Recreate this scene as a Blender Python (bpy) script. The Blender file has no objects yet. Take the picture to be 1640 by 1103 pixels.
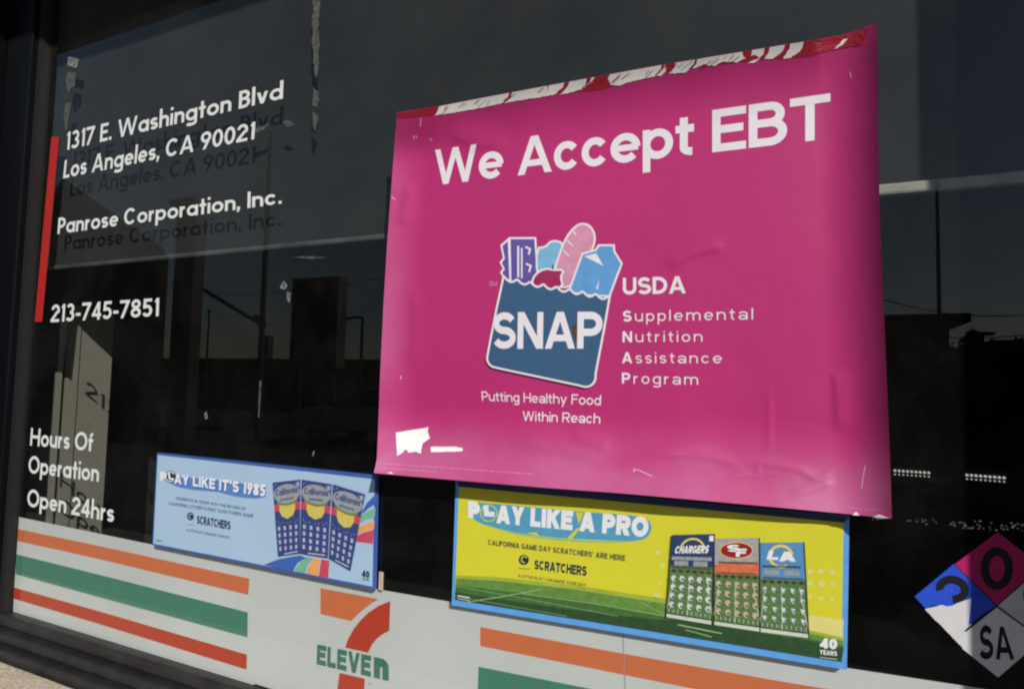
import bpy, math, random
from mathutils import Vector, Matrix
from mathutils.geometry import tessellate_polygon

random.seed(7)
SC = bpy.context.scene
COL = SC.collection
R = math.radians

# ------------------------------------------------------------------ camera
EYE = 1.5                                     # eye height; the glass is the plane y = 0, one metre ahead
def rot(yaw, pitch, roll):
    Ry = Matrix(((math.cos(yaw), 0, math.sin(yaw)), (0, 1, 0), (-math.sin(yaw), 0, math.cos(yaw))))
    Rx = Matrix(((1, 0, 0), (0, math.cos(pitch), -math.sin(pitch)), (0, math.sin(pitch), math.cos(pitch))))
    Rz = Matrix(((math.cos(roll), -math.sin(roll), 0), (math.sin(roll), math.cos(roll), 0), (0, 0, 1)))
    return Rz @ Rx @ Ry
RM = rot(R(24.88), R(-3.49), R(1.30))
RT = RM.transposed()
def w3(r): return Vector((r[0], r[2], -r[1]))
cx_, cy_, cz_ = w3(RM[0]), -w3(RM[1]), -w3(RM[2])
cam = bpy.data.cameras.new('camera')
cam.sensor_width = 36.0
cam.lens = 1000.0 / 1640.0 * 36.0
cam.clip_start = 0.02
cam.clip_end = 2000
co = bpy.data.objects.new('camera', cam)
COL.objects.link(co)
m4 = Matrix((cx_, cy_, cz_)).transposed().to_4x4()
m4.translation = Vector((0, -1, EYE))
co.matrix_world = m4
SC.camera = co

# ------------------------------------------------------------------ sky, sun, exposure
SUN = Vector((-0.95, 1.0, -0.85)).normalized()            # the way the light travels
wd = bpy.data.worlds.new('World')
SC.world = wd
wd.use_nodes = True
wn = wd.node_tree
wn.nodes.clear()
wo = wn.nodes.new('ShaderNodeOutputWorld')
wb = wn.nodes.new('ShaderNodeBackground')
sk = wn.nodes.new('ShaderNodeTexSky')
sk.sky_type = 'NISHITA'
sk.sun_disc = False
sk.sun_elevation = math.asin(-SUN.z)
sk.sun_rotation = math.atan2(-SUN.x, -SUN.y)
sk.air_density = 1.0
sk.dust_density = 0.6
wb.inputs['Strength'].default_value = 0.060
wn.links.new(sk.outputs[0], wb.inputs[0])
wn.links.new(wb.outputs[0], wo.inputs[0])
sl = bpy.data.lights.new('sun', 'SUN')
sl.energy = 4.5
sl.angle = R(0.5)
sl.color = (1.0, 0.955, 0.89)
so = bpy.data.objects.new('sun', sl)
COL.objects.link(so)
so.rotation_euler = SUN.to_track_quat('-Z', 'Y').to_euler()
so.location = (6, -6, 8)
SC.view_settings.view_transform = 'Standard'
SC.view_settings.look = 'None'
SC.view_settings.exposure = 0.0
SC.view_settings.gamma = 1.0
SC.render.engine = 'CYCLES'
SC.cycles.max_bounces = 8
SC.cycles.transparent_max_bounces = 16
SC.cycles.filter_width = 2.2

# ------------------------------------------------------------------ helpers: from the photograph's pixels to the place
def ray(px):
    u = Vector(((px[0] - 820.0) / 1000.0, (px[1] - 551.5) / 1000.0, 1.0))
    r = RT @ u
    return r[0] / r[2], -r[1] / r[2]              # sideways and up per metre of depth
def at(px, off=0.0):                              # a point on the plane lying off metres in front of the glass
    a, b = ray(px)
    d = 1.0 - off
    return Vector((a * d, -off, EYE + b * d))
def unray(a, b):                                   # the pixel that looks along a ray
    r = RM @ Vector((a, -b, 1.0))
    return 820.0 + 1000.0 * r[0] / r[2], 551.5 + 1000.0 * r[1] / r[2]
def bilin(tl, tr, br, bl, pts):                   # unit square (u right, v down) laid true to scale between four corners
    A, B_, C_, D_ = ray(tl), ray(tr), ray(br), ray(bl)
    return [unray(*((A[i] * (1 - u) + B_[i] * u) * (1 - v) + (D_[i] * (1 - u) + C_[i] * u) * v for i in (0, 1))) for u, v in pts]
def mirrored(px, dist):                           # the point across the street that the glass reflects at px
    a, b = ray(px)
    d = 1.0 + dist
    return Vector((a * d, -dist, EYE + b * d))
def crop(ox, oy, s):
    return lambda *pts: [(ox + x / s, oy + y / s) for x, y in pts]

# ------------------------------------------------------------------ materials
def lin(c):
    c = c / 255.0
    return c / 12.92 if c <= 0.04045 else ((c + 0.055) / 1.055) ** 2.4
def pic(r, g, b, k=1.1):                         # a base colour from a sunlit picture colour
    return tuple(min(0.9, lin(c) / k) for c in (r, g, b))
MATS = {}
def mat(name, color, rough=0.5, spec=0.5, metal=0.0, noise=0.08, scale=60.0, bump=0.0, bscale=200.0, emit=0.0, coat=0.0):
    if name in MATS: return MATS[name]
    m = bpy.data.materials.new(name)
    m.use_nodes = True
    t = m.node_tree
    p = t.nodes['Principled BSDF']
    p.inputs['Roughness'].default_value = rough
    p.inputs['Metallic'].default_value = metal
    p.inputs['Specular IOR Level'].default_value = spec
    p.inputs['Coat Weight'].default_value = coat
    g = t.nodes.new('ShaderNodeNewGeometry')
    n = t.nodes.new('ShaderNodeTexNoise')
    n.inputs['Scale'].default_value = scale
    n.inputs['Detail'].default_value = 5
    t.links.new(g.outputs['Position'], n.inputs['Vector'])
    r = t.nodes.new('ShaderNodeMapRange')
    r.inputs['From Min'].default_value = 0.3
    r.inputs['From Max'].default_value = 0.7
    r.inputs['To Min'].default_value = 1 - noise
    r.inputs['To Max'].default_value = 1 + noise
    t.links.new(n.outputs['Fac'], r.inputs['Value'])
    mx = t.nodes.new('ShaderNodeVectorMath')
    mx.operation = 'SCALE'
    mx.inputs[0].default_value = color
    t.links.new(r.outputs[0], mx.inputs['Scale'])
    t.links.new(mx.outputs[0], p.inputs['Base Color'])
    if bump:
        n2 = t.nodes.new('ShaderNodeTexNoise')
        n2.inputs['Scale'].default_value = bscale
        n2.inputs['Detail'].default_value = 4
        t.links.new(g.outputs['Position'], n2.inputs['Vector'])
        bp = t.nodes.new('ShaderNodeBump')
        bp.inputs['Strength'].default_value = bump
        bp.inputs['Distance'].default_value = 0.01
        t.links.new(n2.outputs['Fac'], bp.inputs['Height'])
        t.links.new(bp.outputs[0], p.inputs['Normal'])
    if emit:
        p.inputs['Emission Color'].default_value = (*color, 1)
        p.inputs['Emission Strength'].default_value = emit
    MATS[name] = m
    return m

# ------------------------------------------------------------------ objects
ORIGIN = {}
def thing(name, label, cat, loc, group=None, kind=None):
    o = bpy.data.objects.new(name, None)
    COL.objects.link(o)
    o.location = loc
    o.empty_display_size = 0.1
    ORIGIN[o.name] = Vector(loc)
    return tag(o, label, cat, group, kind)
def tag(o, label=None, cat=None, group=None, kind=None):
    if label: o['label'] = label
    if cat: o['category'] = cat
    if group: o['group'] = group
    if kind: o['kind'] = kind
    return o
def obj(name, vf, m, parent=None, smooth=False, label=None):      # links one mesh object, given world-space points
    vs, fs = vf
    if parent is not None: base = ORIGIN[parent.name]
    else:
        xs = [v[0] for v in vs]; ys = [v[1] for v in vs]; zs = [v[2] for v in vs]
        base = Vector(((min(xs) + max(xs)) / 2, (min(ys) + max(ys)) / 2, min(zs)))
    me = bpy.data.meshes.new(name)
    me.from_pydata([tuple(Vector(v) - base) for v in vs], [], fs)
    me.materials.append(m)
    if smooth:
        for p in me.polygons: p.use_smooth = True
    o = bpy.data.objects.new(name, me)
    COL.objects.link(o)
    if parent is not None: o.parent = parent
    else: o.location = base
    ORIGIN[o.name] = Vector(base)
    if label: o['label'] = label
    return o
def struct(name, vf, m, label=None):
    o = obj(name, vf, m)
    o['kind'] = 'structure'
    if label: o['label'] = label
    return o
def bevel(o, w=0.004, seg=2):
    b = o.modifiers.new('bevel', 'BEVEL')
    b.width = w
    b.segments = seg
    b.limit_method = 'ANGLE'
    return o

def join(*parts):
    vs, fs = [], []
    for v, f in parts:
        n = len(vs)
        vs += list(v)
        fs += [tuple(i + n for i in q) for q in f]
    return vs, fs
def box(x0, x1, y0, y1, z0, z1):
    v = [(x, y, z) for z in (z0, z1) for y in (y0, y1) for x in (x0, x1)]
    f = [(0, 2, 3, 1), (4, 5, 7, 6), (0, 1, 5, 4), (2, 6, 7, 3), (0, 4, 6, 2), (1, 3, 7, 5)]
    return v, f
def tube(pts, rads, n=10, caps=True):
    vs, fs = [], []
    pts = [Vector(p) for p in pts]
    if not isinstance(rads, (list, tuple)): rads = [rads] * len(pts)
    for i, p in enumerate(pts):
        d = (pts[min(i + 1, len(pts) - 1)] - pts[max(i - 1, 0)]).normalized()
        a = d.cross(Vector((0, 0, 1)) if abs(d.z) < 0.9 else Vector((1, 0, 0))).normalized()
        b = d.cross(a)
        for k in range(n):
            t = 2 * math.pi * k / n
            vs.append(p + (a * math.cos(t) + b * math.sin(t)) * rads[i])
    for i in range(len(pts) - 1):
        for k in range(n):
            fs.append((i * n + k, i * n + (k + 1) % n, (i + 1) * n + (k + 1) % n, (i + 1) * n + k))
    if caps:
        fs.append(tuple(range(n - 1, -1, -1)))
        fs.append(tuple((len(pts) - 1) * n + k for k in range(n)))
    return vs, fs

# ------------------------------------------------------------------ printed shapes: polygons and strokes laid on a surface
EPS = 0.00018
class Flat:
    def __init__(s, off): s.off = off
    def __call__(s, px, layer=0): return at(px, s.off + layer * EPS)
def tri(poly):
    v3 = [Vector((x, y, 0)) for x, y in poly]
    return [tuple(t) for t in tessellate_polygon([v3])]
def lay(surf, shapes, layer=1, maxlen=None, dl=0.0):
    """shapes: list of (points, faces) in pixels -> world verts, faces; each shape a hair above the last, so none coincide"""
    V, F = [], []
    for k, sh_ in enumerate(shapes):
        p, f = list(sh_[0]), sh_[1]
        k = sh_[2] if len(sh_) > 2 else k
        f = [tuple(q) for q in f]
        if maxlen:
            for _ in range(9):
                mids, out, did = {}, [], False
                def mid(a, b):
                    key = (min(a, b), max(a, b))
                    if key in mids: return mids[key]
                    if math.dist(p[a], p[b]) <= maxlen: return None
                    p.append(((p[a][0] + p[b][0]) / 2, (p[a][1] + p[b][1]) / 2))
                    mids[key] = len(p) - 1
                    return mids[key]
                for q in f:
                    qs = [q] if len(q) == 3 else [(q[0], q[j], q[j + 1]) for j in range(1, len(q) - 1)]
                    for a, b, c in qs:
                        ab, bc, ca = mid(a, b), mid(b, c), mid(c, a)
                        if ab is None and bc is None and ca is None: out.append((a, b, c)); continue
                        did = True
                        ring = [a] + ([ab] if ab is not None else []) + [b] + ([bc] if bc is not None else []) + [c] + ([ca] if ca is not None else [])
                        if len(ring) == 4:
                            if ab is not None: out += [(a, ab, c), (ab, b, c)]
                            elif bc is not None: out += [(a, b, bc), (a, bc, c)]
                            else: out += [(a, b, ca), (ca, b, c)]
                        elif len(ring) == 6: out += [(a, ab, ca), (ab, b, bc), (ca, bc, c), (ab, bc, ca)]
                        elif ab is None: out += [(c, ca, bc), (a, b, ca), (b, bc, ca)]
                        elif bc is None: out += [(a, ab, ca), (ab, b, c), (ab, c, ca)]
                        else: out += [(b, bc, ab), (a, ab, c), (ab, bc, c)]
                f = out
                if not did: break
        n = len(V)
        V += [surf(q, layer + dl * k) for q in p]
        F += [tuple(i + n for i in q) for q in f]
    return V, F
def poly(pts): return list(pts), tri(pts)
def ell(cx, cy, rx, ry, n=28, a0=0.0, tilt=0.0):
    c, s = math.cos(tilt), math.sin(tilt)
    return [(cx + rx * math.cos(a0 + 2 * math.pi * i / n) * c - ry * math.sin(a0 + 2 * math.pi * i / n) * s,
             cy + rx * math.cos(a0 + 2 * math.pi * i / n) * s + ry * math.sin(a0 + 2 * math.pi * i / n) * c) for i in range(n)]
def arcpts(cx, cy, rx, ry, a0, a1, n=14):
    return [(cx + rx * math.cos(R(a0 + (a1 - a0) * i / n)), cy + ry * math.sin(R(a0 + (a1 - a0) * i / n))) for i in range(n + 1)]
def stroke(pts, w, closed=False, taper=False):
    n = len(pts)
    L, Rr = [], []
    for i in range(n):
        a = pts[(i - 1) % n] if (closed or i > 0) else pts[i]
        b = pts[i]
        c = pts[(i + 1) % n] if (closed or i < n - 1) else pts[i]
        d1 = Vector((b[0] - a[0], b[1] - a[1])); d2 = Vector((c[0] - b[0], c[1] - b[1]))
        if d1.length < 1e-9: d1 = d2
        if d2.length < 1e-9: d2 = d1
        d1.normalize(); d2.normalize()
        t = d1 + d2
        if t.length < 1e-6: t = d1.copy()
        t.normalize()
        nx, ny = -t.y, t.x
        k = 1.0 / max(0.45, d1.x * t.x + d1.y * t.y)
        hw = w / 2 * k
        if taper: hw *= max(0.12, math.sin(math.pi * i / (n - 1)))
        L.append((b[0] + nx * hw, b[1] + ny * hw)); Rr.append((b[0] - nx * hw, b[1] - ny * hw))
    fs = [(i, (i + 1) % n, n + (i + 1) % n, n + i) for i in range(n if closed else n - 1)]
    return L + Rr, fs
def grow(pts, d):                                  # a polygon pushed outwards
    A = sum(pts[i][0] * pts[(i + 1) % len(pts)][1] - pts[(i + 1) % len(pts)][0] * pts[i][1] for i in range(len(pts)))
    v, _ = stroke(pts, 2 * d, True)
    n = len(pts)
    return v[n:] if A > 0 else v[:n]
def smooth(pts, it=2, closed=True):
    for _ in range(it):
        q = []
        n = len(pts)
        for i in range(n if closed else n - 1):
            a, b = pts[i], pts[(i + 1) % n]
            q += [(a[0] * .75 + b[0] * .25, a[1] * .75 + b[1] * .25), (a[0] * .25 + b[0] * .75, a[1] * .25 + b[1] * .75)]
        pts = q
    return pts
def ragged(pts, amp, step, rnd=None):
    rnd = rnd or random
    out = []
    n = len(pts)
    for i in range(n):
        a, b = pts[i], pts[(i + 1) % n]
        k = max(1, int(math.dist(a, b) / step))
        for j in range(k):
            t = j / k
            out.append((a[0] + (b[0] - a[0]) * t + rnd.uniform(-amp, amp), a[1] + (b[1] - a[1]) * t + rnd.uniform(-amp, amp)))
    return out

# ------------------------------------------------------------------ letters, drawn as strokes
def glyph(ch, w, X, geo):
    h = w / 2
    S = []
    def V(x, y0, y1): S.append(([(x - h, y0), (x + h, y0), (x + h, y1), (x - h, y1)], [(0, 1, 2, 3)]))
    def H(y, x0, x1, k=1.0): S.append(([(x0, y - h * k), (x1, y - h * k), (x1, y + h * k), (x0, y + h * k)], [(0, 1, 2, 3)]))
    def D(x0, y0, x1, y1, k=1.0):
        q = h * k * math.dist((x0, y0), (x1, y1)) / max(1e-6, abs(y1 - y0))
        S.append(([(x0 - q, y0), (x0 + q, y0), (x1 + q, y1), (x1 - q, y1)], [(0, 1, 2, 3)]))
    def A(cx, cy, rx, ry, a0, a1, n=18): S.append(stroke(arcpts(cx, cy, rx, ry, a0, a1, n), w))
    def O(cx, cy, rx, ry): S.append(stroke(ell(cx, cy, rx, ry, 30), w, True))
    q = h * 1.12
    if ch == ' ': return S, 0.24 if geo else 0.3
    if ch in '.,':
        V(h, 0, w * 1.05)
        if ch == ',': D(h * 1.1, 0.02, h * .5, -w * .9, .7)
        return S, w
    if ch == '-': H(.36, 0, .34); return S, .34
    if ch == "'": V(h, .68, 1); return S, w
    if ch == '1':
        V(.22, 0, 1); D(.02 + h, .78, .22, 1, .8); return S, .22 + h
    if ch in 'Il': V(h, 0, 1.0 if ch == 'I' or not geo else 1.06); return S, w
    if ch == 'i': V(h, 0, X); V(h, 1 - w * .95, 1); return S, w
    caps = dict(A=.98, B=.8, C=.92, D=.86, E=.74, F=.7, G=.95, H=.84, J=.6, K=.86, L=.68, M=1.04, N=.86, O=.98, P=.78, R=.83, S=.8, T=.8, U=.83, V=.9, W=1.36, X=.88, Y=.88, Z=.78)
    if geo: caps.update(E=.56, L=.5, B=.62, S=.6, P=.6, C=.84, A=.9, W=1.34)
    if ch in caps:
        b = caps[ch]
        m = .5
        if ch == 'A': D(q, 0, b / 2 - h * .1, 1); D(b - q, 0, b / 2 + h * .1, 1); H(.29, b * .25, b * .75, .9)
        elif ch in 'EFL':
            V(h, 0, 1)
            if ch != 'F': H(h, 0, b)
            if ch != 'L': H(1 - h, 0, b); H(.52, 0, b * .92)
        elif ch in 'BPR':
            V(h, 0, 1); m = {'B': .53, 'P': .44, 'R': .46}[ch]
            ry = (1 - h - m) / 2; xr = (b * .94 if ch == 'B' else b) - h; rx = min(ry * 1.15, xr - h)
            H(1 - h, 0, xr - rx + .01); H(m, 0, xr - rx + .01); A(xr - rx, m + ry, rx, ry, -90, 90)
            if ch == 'B':
                ry = (m - h) / 2; xr = b - h; rx = min(ry * 1.15, xr - h); H(h, 0, xr - rx + .01); A(xr - rx, h + ry, rx, ry, -90, 90)
            if ch == 'R': D(b - q, 0, b * .5, m)
        elif ch == 'C': A(b / 2, .5, b / 2 - h, .5 - h, 42, 318, 26)
        elif ch == 'G': A(b / 2, .5, b / 2 - h, .5 - h, 42, 330, 26); H(.44, b * .55, b); V(b - h, .1, .44)
        elif ch == 'D':
            V(h, 0, 1); rx = b * .5; H(h, 0, b - h - rx + .02); H(1 - h, 0, b - h - rx + .02); A(b - h - rx, .5, rx, .5 - h, -90, 90, 22)
        elif ch == 'H': V(h, 0, 1); V(b - h, 0, 1); H(.51, 0, b)
        elif ch == 'J': V(b - h, .3, 1); A(b / 2, .3, b / 2 - h, .3 - h, 180, 360)
        elif ch == 'K': V(h, 0, 1); D(h, .38, b - q, 1); D(b - q, 0, b * .42, .6)
        elif ch == 'M': V(h, 0, 1); V(b - h, 0, 1); D(h, 1, b / 2, 0); D(b - h, 1, b / 2, 0)
        elif ch == 'N': V(h, 0, 1); V(b - h, 0, 1); D(h, 1, b - h, 0)
        elif ch == 'O': O(b / 2, .5, b / 2 - h, .5 - h)
        elif ch == 'S':
            ry = (1 - w) / 4; rx = b / 2 - h
            S.append(stroke(arcpts(b / 2, 1 - h - ry, rx * .95, ry, 22, 270, 20) + arcpts(b / 2, h + ry, rx, ry, 90, -158, 20)[1:], w))
        elif ch == 'T': V(b / 2, 0, 1); H(1 - h, 0, b)
        elif ch == 'U': V(h, .34, 1); V(b - h, .34, 1); A(b / 2, .35, b / 2 - h, .35 - h, 180, 360, 22)
        elif ch == 'V': D(q, 1, b / 2, 0); D(b - q, 1, b / 2, 0)
        elif ch == 'W':
            for x0, x1 in ((q, b * .27), (b * .5, b * .27), (b * .5, b * .73), (b - q, b * .73)): D(x0, 1, x1, 0, .92)
        elif ch == 'X': D(q, 0, b - q, 1); D(b - q, 0, q, 1)
        elif ch == 'Y': D(q, 1, b / 2, .4); D(b - q, 1, b / 2, .4); V(b / 2, 0, .45)
        elif ch == 'Z': H(1 - h, 0, b); H(h, 0, b); D(q, w, b - q, 1 - w)
        return S, b
    if ch in '023456789':
        b = .64
        if ch == '0': O(b / 2, .5, b / 2 - h, .5 - h)
        elif ch == '2':
            A(b / 2, 1 - h - .25, b / 2 - h, .25, 170, -35, 20); H(h, 0, b); D(q * .9, w * .8, b - h - .05, .62)
        elif ch == '3':
            ry = (1 - w) / 4; A(b / 2 - .02, 1 - h - ry, b / 2 - h - .03, ry, 150, -90, 20); A(b / 2 - .02, h + ry, b / 2 - h, ry, 90, -150, 20)
        elif ch == '4': V(b * .72, 0, 1); H(.27, 0, b); D(h * 1.1, .3, b * .72, 1, .85)
        elif ch == '5': H(1 - h, .08, b * .92); D(.08 + h * .6, .46, .12 + h * .6, 1); A(b / 2 - .02, .33, b / 2 - h, .33 - h, 130, -150, 22)
        elif ch == '6': O(b / 2, .31, b / 2 - h, .31 - h); D(h * 1.2, .36, b * .62, 1)
        elif ch == '7': H(1 - h, 0, b); D(.16, 0, b - q, 1 - h)
        elif ch == '8': O(b / 2, .27, b / 2 - h, .27 - h); O(b / 2, .74, b / 2 - h - .03, .26 - h)
        elif ch == '9': O(b / 2, .69, b / 2 - h, .31 - h); D(b - h * 1.2, .64, b * .38, 0)
        return S, b
    r = X / 2
    b = {'m': X * 1.45 + .06, 'w': X * 1.4, 'r': X * .56, 't': .40, 'f': .36, 'c': X * .88, 's': X * .76, 'e': X * .95, 'k': X * .9, 'v': X * .9, 'y': X * .92, 'x': X * .9, 'z': X * .8}.get(ch, X * .92)
    if not geo: b *= 1.07
    if geo and ch in 'abdgopqce': b = X * 1.04 if ch not in 'ce' else X * .96
    asc = 1.06 if geo else 1.0
    dsc = -.30
    if ch == 'a':
        if geo: O(b / 2, r, b / 2 - h, r - h); V(b - h, 0, X)
        else:
            ry = X * .3; V(b - h, 0, X - h - ry * .8); A(b / 2, X - h - ry * .8, b / 2 - h, ry * .8, 165, 0); O(b * .47, X * .29, b * .47 - h, X * .29 - h * .9)
    elif ch in 'bp': O(b / 2, r, b / 2 - h, r - h); V(h, 0 if ch == 'b' else dsc, asc if ch == 'b' else X)
    elif ch in 'dq': O(b / 2, r, b / 2 - h, r - h); V(b - h, 0 if ch == 'd' else dsc, asc if ch == 'd' else X)
    elif ch == 'c': A(b / 2, r, b / 2 - h, r - h, 36, 324, 24)
    elif ch == 'e': A(b / 2, r, b / 2 - h, r - h, 0, 318, 24); H(r, h, b - h * .6, .85)
    elif ch == 'f': V(.15, 0, .72); A(.15 + .16, .76, .16, .24 - h, 180, 85); H(X - h, 0, b)
    elif ch == 'g': O(b / 2, r, b / 2 - h, r - h); V(b - h, dsc + .16, X); A(b / 2, dsc + .17, b / 2 - h, .17 - h, 0, -160)
    elif ch in 'hn': V(h, 0, asc if ch == 'h' else X); V(b - h, 0, X * .58); A(b / 2, X * .58, b / 2 - h, X * .42 - h, 0, 180)
    elif ch == 'k': V(h, 0, asc); D(h, X * .32, b - q, X); D(b - q, 0, b * .42, X * .6)
    elif ch == 'm':
        V(h, 0, X); V(b / 2, 0, X * .6); V(b - h, 0, X * .6); rr = (b / 2 - h) / 2
        A(h + rr, X * .6, rr, X * .4 - h, 0, 180); A(b / 2 + rr, X * .6, rr, X * .4 - h, 0, 180)
    elif ch == 'o': O(b / 2, r, b / 2 - h, r - h)
    elif ch == 'r': V(h, 0, X); A(b * .9, X * .5, b * .9 - h, X * .5 - h, 92, 165)
    elif ch == 's':
        ry = (X - w) / 4; rx = b / 2 - h; S.append(stroke(arcpts(b / 2, X - h - ry, rx, ry, 25, 270, 14) + arcpts(b / 2, h + ry, rx, ry, 90, -155, 14)[1:], w))
    elif ch == 't':
        if geo: V(b / 2, 0, .95); H(X - h, 0, b)
        else: V(b * .45, .19, .92); H(X - h, 0, b); A(b * .45 + .19, .2, .19, .2 - h, 180, 272, 12)
    elif ch == 'u': V(b - h, 0, X); V(h, X * .42, X); A(b / 2, X * .42, b / 2 - h, X * .42 - h, 180, 360)
    elif ch == 'v': D(q, X, b / 2, 0); D(b - q, X, b / 2, 0)
    elif ch == 'w':
        for x0, x1 in ((q, b * .27), (b * .5, b * .27), (b * .5, b * .73), (b - q, b * .73)): D(x0, X, x1, 0, .92)
    elif ch == 'x': D(q, 0, b - q, X); D(b - q, 0, q, X)
    elif ch == 'y': D(q, X, b * .52, 0); D(b - q, X, b * .3, dsc)
    elif ch == 'z': H(X - h, 0, b); H(h, 0, b); D(q, w, b - q, X - w)
    return S, b
def text(s, quad, w=.2, X=.73, track=.1, geo=False, bold_first=None):
    """quad: baseline left, baseline right, cap left, cap right in pixels; returns shapes in pixels"""
    out, x = [], 0.0
    wk = 0
    for i, ch in enumerate(s):
        if ch == ' ': wk += 1
        S, b = glyph(ch, bold_first if (bold_first and i == 0) else w, X, geo)
        for j, (p, f) in enumerate(S): out.append(([(x + a, c) for a, c in p], f, j + 1, wk))
        x += b + (track if i < len(s) - 1 else 0)
    bl, br, tl, tr = quad
    res = []
    for p, f, j, k in out: res.append((bilin(tl, tr, br, bl, [(a / x, 1 - c) for a, c in p]), f, j, k))
    return res
def in_quad(q, pts):                                # unit square (u right, v down) -> pixel quad TL TR BR BL
    return bilin(*q, pts)
def rect(u0, v0, u1, v1): return [(u0, v0), (u1, v0), (u1, v1), (u0, v1)]
def words(n_words, quad, rnd, w=.2):                # unreadable small print: rows of tiny dashes
    out = []
    bl, br, tl, tr = quad
    u = 0.0
    while u < 1:
        l = rnd.uniform(.008, .03)
        a, b = u, min(1, u + l)
        out.append(poly(in_quad((tl, tr, br, bl), rect(a, .3, b, .8))))
        u = b + rnd.uniform(.003, .012)
    return out

# ================================================================== THE SETTING
M_alu = mat('black_anodised_aluminium', (.003, .0036, .0048), .3, .15, noise=.1, scale=14)
M_alu2 = mat('worn_dark_aluminium', (.022, .022, .023), .45, .35, noise=.35, scale=22, bump=.15, bscale=90)
M_gask = mat('black_rubber', (.01, .01, .01), .7, .3)
M_stucco = mat('beige_stucco', (.60, .51, .39), .95, .2, noise=.3, scale=130, bump=.9, bscale=260)
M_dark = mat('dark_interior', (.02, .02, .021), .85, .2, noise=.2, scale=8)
M_cream = mat('cream_paint', (.215, .205, .165), .65, .3, noise=.07, scale=25)
M_soffit = mat('brown_soffit', (.12, .095, .07), .8, .3, noise=.15, scale=9)
M_asph = mat('asphalt', (.03, .03, .03), .9, .2, noise=.3, scale=3, bump=.4, bscale=60)
M_conc = mat('concrete', (.16, .155, .15), .9, .3, noise=.2, scale=4, bump=.3, bscale=80)
GL, GR, GT, GB = -1.932, .548, 1.32, -.643          # the glass, metres from the eye's foot and height
Z = lambda y: EYE + y

struct('ground', ([(-400, -400, -.12), (400, -400, -.12), (400, 60, -.12), (-400, 60, -.12)], [(0, 1, 2, 3)]), M_asph)
struct('pavement', box(-30, 30, -3.0, -.02, -.3, 0), M_conc)
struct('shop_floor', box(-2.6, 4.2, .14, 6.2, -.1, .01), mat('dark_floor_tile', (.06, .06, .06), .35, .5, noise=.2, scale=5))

store = thing('store_building', 'dark fronted corner store with a large plate glass window', 'building', (-.3, 0, 0))
obj('wall', join(box(-9, 9, -.06, .12, 0, Z(-.802)), box(-9, GL - .55, -.10, .12, Z(-.80), 5), box(GR + .05, 9, -.10, .12, Z(-.80), 5), box(GL - .55, GR + .05, -.10, .12, Z(GT + .1), 5)), M_stucco, store)
bevel(obj('window_ledge', box(-9, 9, -.36, -.062, Z(-.90), Z(-.726)), M_stucco, store), .012, 3)
# eave that keeps the top of the blind in shade
EP, EH = .80, 1.60
obj('roof_overhang', join(box(-9, 9, -EP, -.10, Z(EH), Z(EH) + .28)), M_soffit, store)
# pilaster whose shadow falls down the end of the window
PX = .190
bevel(obj('pilaster', box(PX + .95 * .42, PX + .95 * .42 + .5, -.42, -.102, 0.002, Z(EH) - .004), M_stucco, store), .006)
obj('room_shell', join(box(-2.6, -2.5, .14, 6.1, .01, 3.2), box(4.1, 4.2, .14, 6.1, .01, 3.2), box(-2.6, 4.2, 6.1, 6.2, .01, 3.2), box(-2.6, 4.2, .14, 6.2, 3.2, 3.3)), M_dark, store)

# window, a part of the store: frame, stops, sill, pane
win = obj('window', join(box(GL - .02, GR + .02, -.018, .05, Z(GT) + .001, Z(GT) + .012), box(GL - .02, GL, -.018, .008, Z(GB), Z(GT)), box(GR, GR + .02, -.018, .05, Z(GB), Z(GT))), M_gask, store)
fr = obj('frame', join(box(GL - .14, GL - .022, -.035, .011, Z(-.80), Z(GT + .1)), box(GL - .55, GL - .146, -.09, .06, Z(-.80), Z(GT + .1)), box(GR + .022, GR + .048, -.03, .06, Z(-.80), Z(GT + .1)), box(GL - .022, GR + .022, -.06, .06, Z(GT), Z(GT + .1))), M_alu, win)
bevel(fr, .004)
sill = obj('sill', join(box(GL - .02, GR + .02, -.020, .05, Z(-.674), Z(GB - .002)), box(GL - .02, GR + .02, -.040, .05, Z(-.702), Z(-.678)), box(GL - .02, GR + .02, -.060, .05, Z(-.80), Z(-.706))), M_alu2, win)
bevel(sill, .004)

# pane: clear dusty glass that mirrors the street
g = bpy.data.materials.new('plate_glass')
g.use_nodes = True
t = g.node_tree
t.nodes.clear()
out = t.nodes.new('ShaderNodeOutputMaterial')
tr = t.nodes.new('ShaderNodeBsdfTransparent'); tr.inputs[0].default_value = (.80, .825, .815, 1)
gl = t.nodes.new('ShaderNodeBsdfGlossy'); gl.inputs['Roughness'].default_value = 0.0; gl.inputs[0].default_value = (1, 1, 1, 1)
fz = t.nodes.new('ShaderNodeFresnel'); fz.inputs['IOR'].default_value = 1.52
mx = t.nodes.new('ShaderNodeMixShader')
df = t.nodes.new('ShaderNodeBsdfDiffuse'); df.inputs[0].default_value = (.5, .48, .44, 1)
mx2 = t.nodes.new('ShaderNodeMixShader')
ge = t.nodes.new('ShaderNodeNewGeometry')
nz = t.nodes.new('ShaderNodeTexNoise'); nz.inputs['Scale'].default_value = 6; nz.inputs['Detail'].default_value = 8; nz.inputs['Roughness'].default_value = .7
cr = t.nodes.new('ShaderNodeMapRange'); cr.inputs['From Min'].default_value = .42; cr.inputs['From Max'].default_value = .8; cr.inputs['To Min'].default_value = .003; cr.inputs['To Max'].default_value = .018
mul = t.nodes.new('ShaderNodeMath'); mul.operation = 'MULTIPLY'; mul.inputs[1].default_value = 1.0
io = t.nodes.new('ShaderNodeMapRange')              # the same reflectance seen from inside as from outside
io.inputs['To Min'].default_value = 1.52; io.inputs['To Max'].default_value = 1 / 1.52
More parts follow.
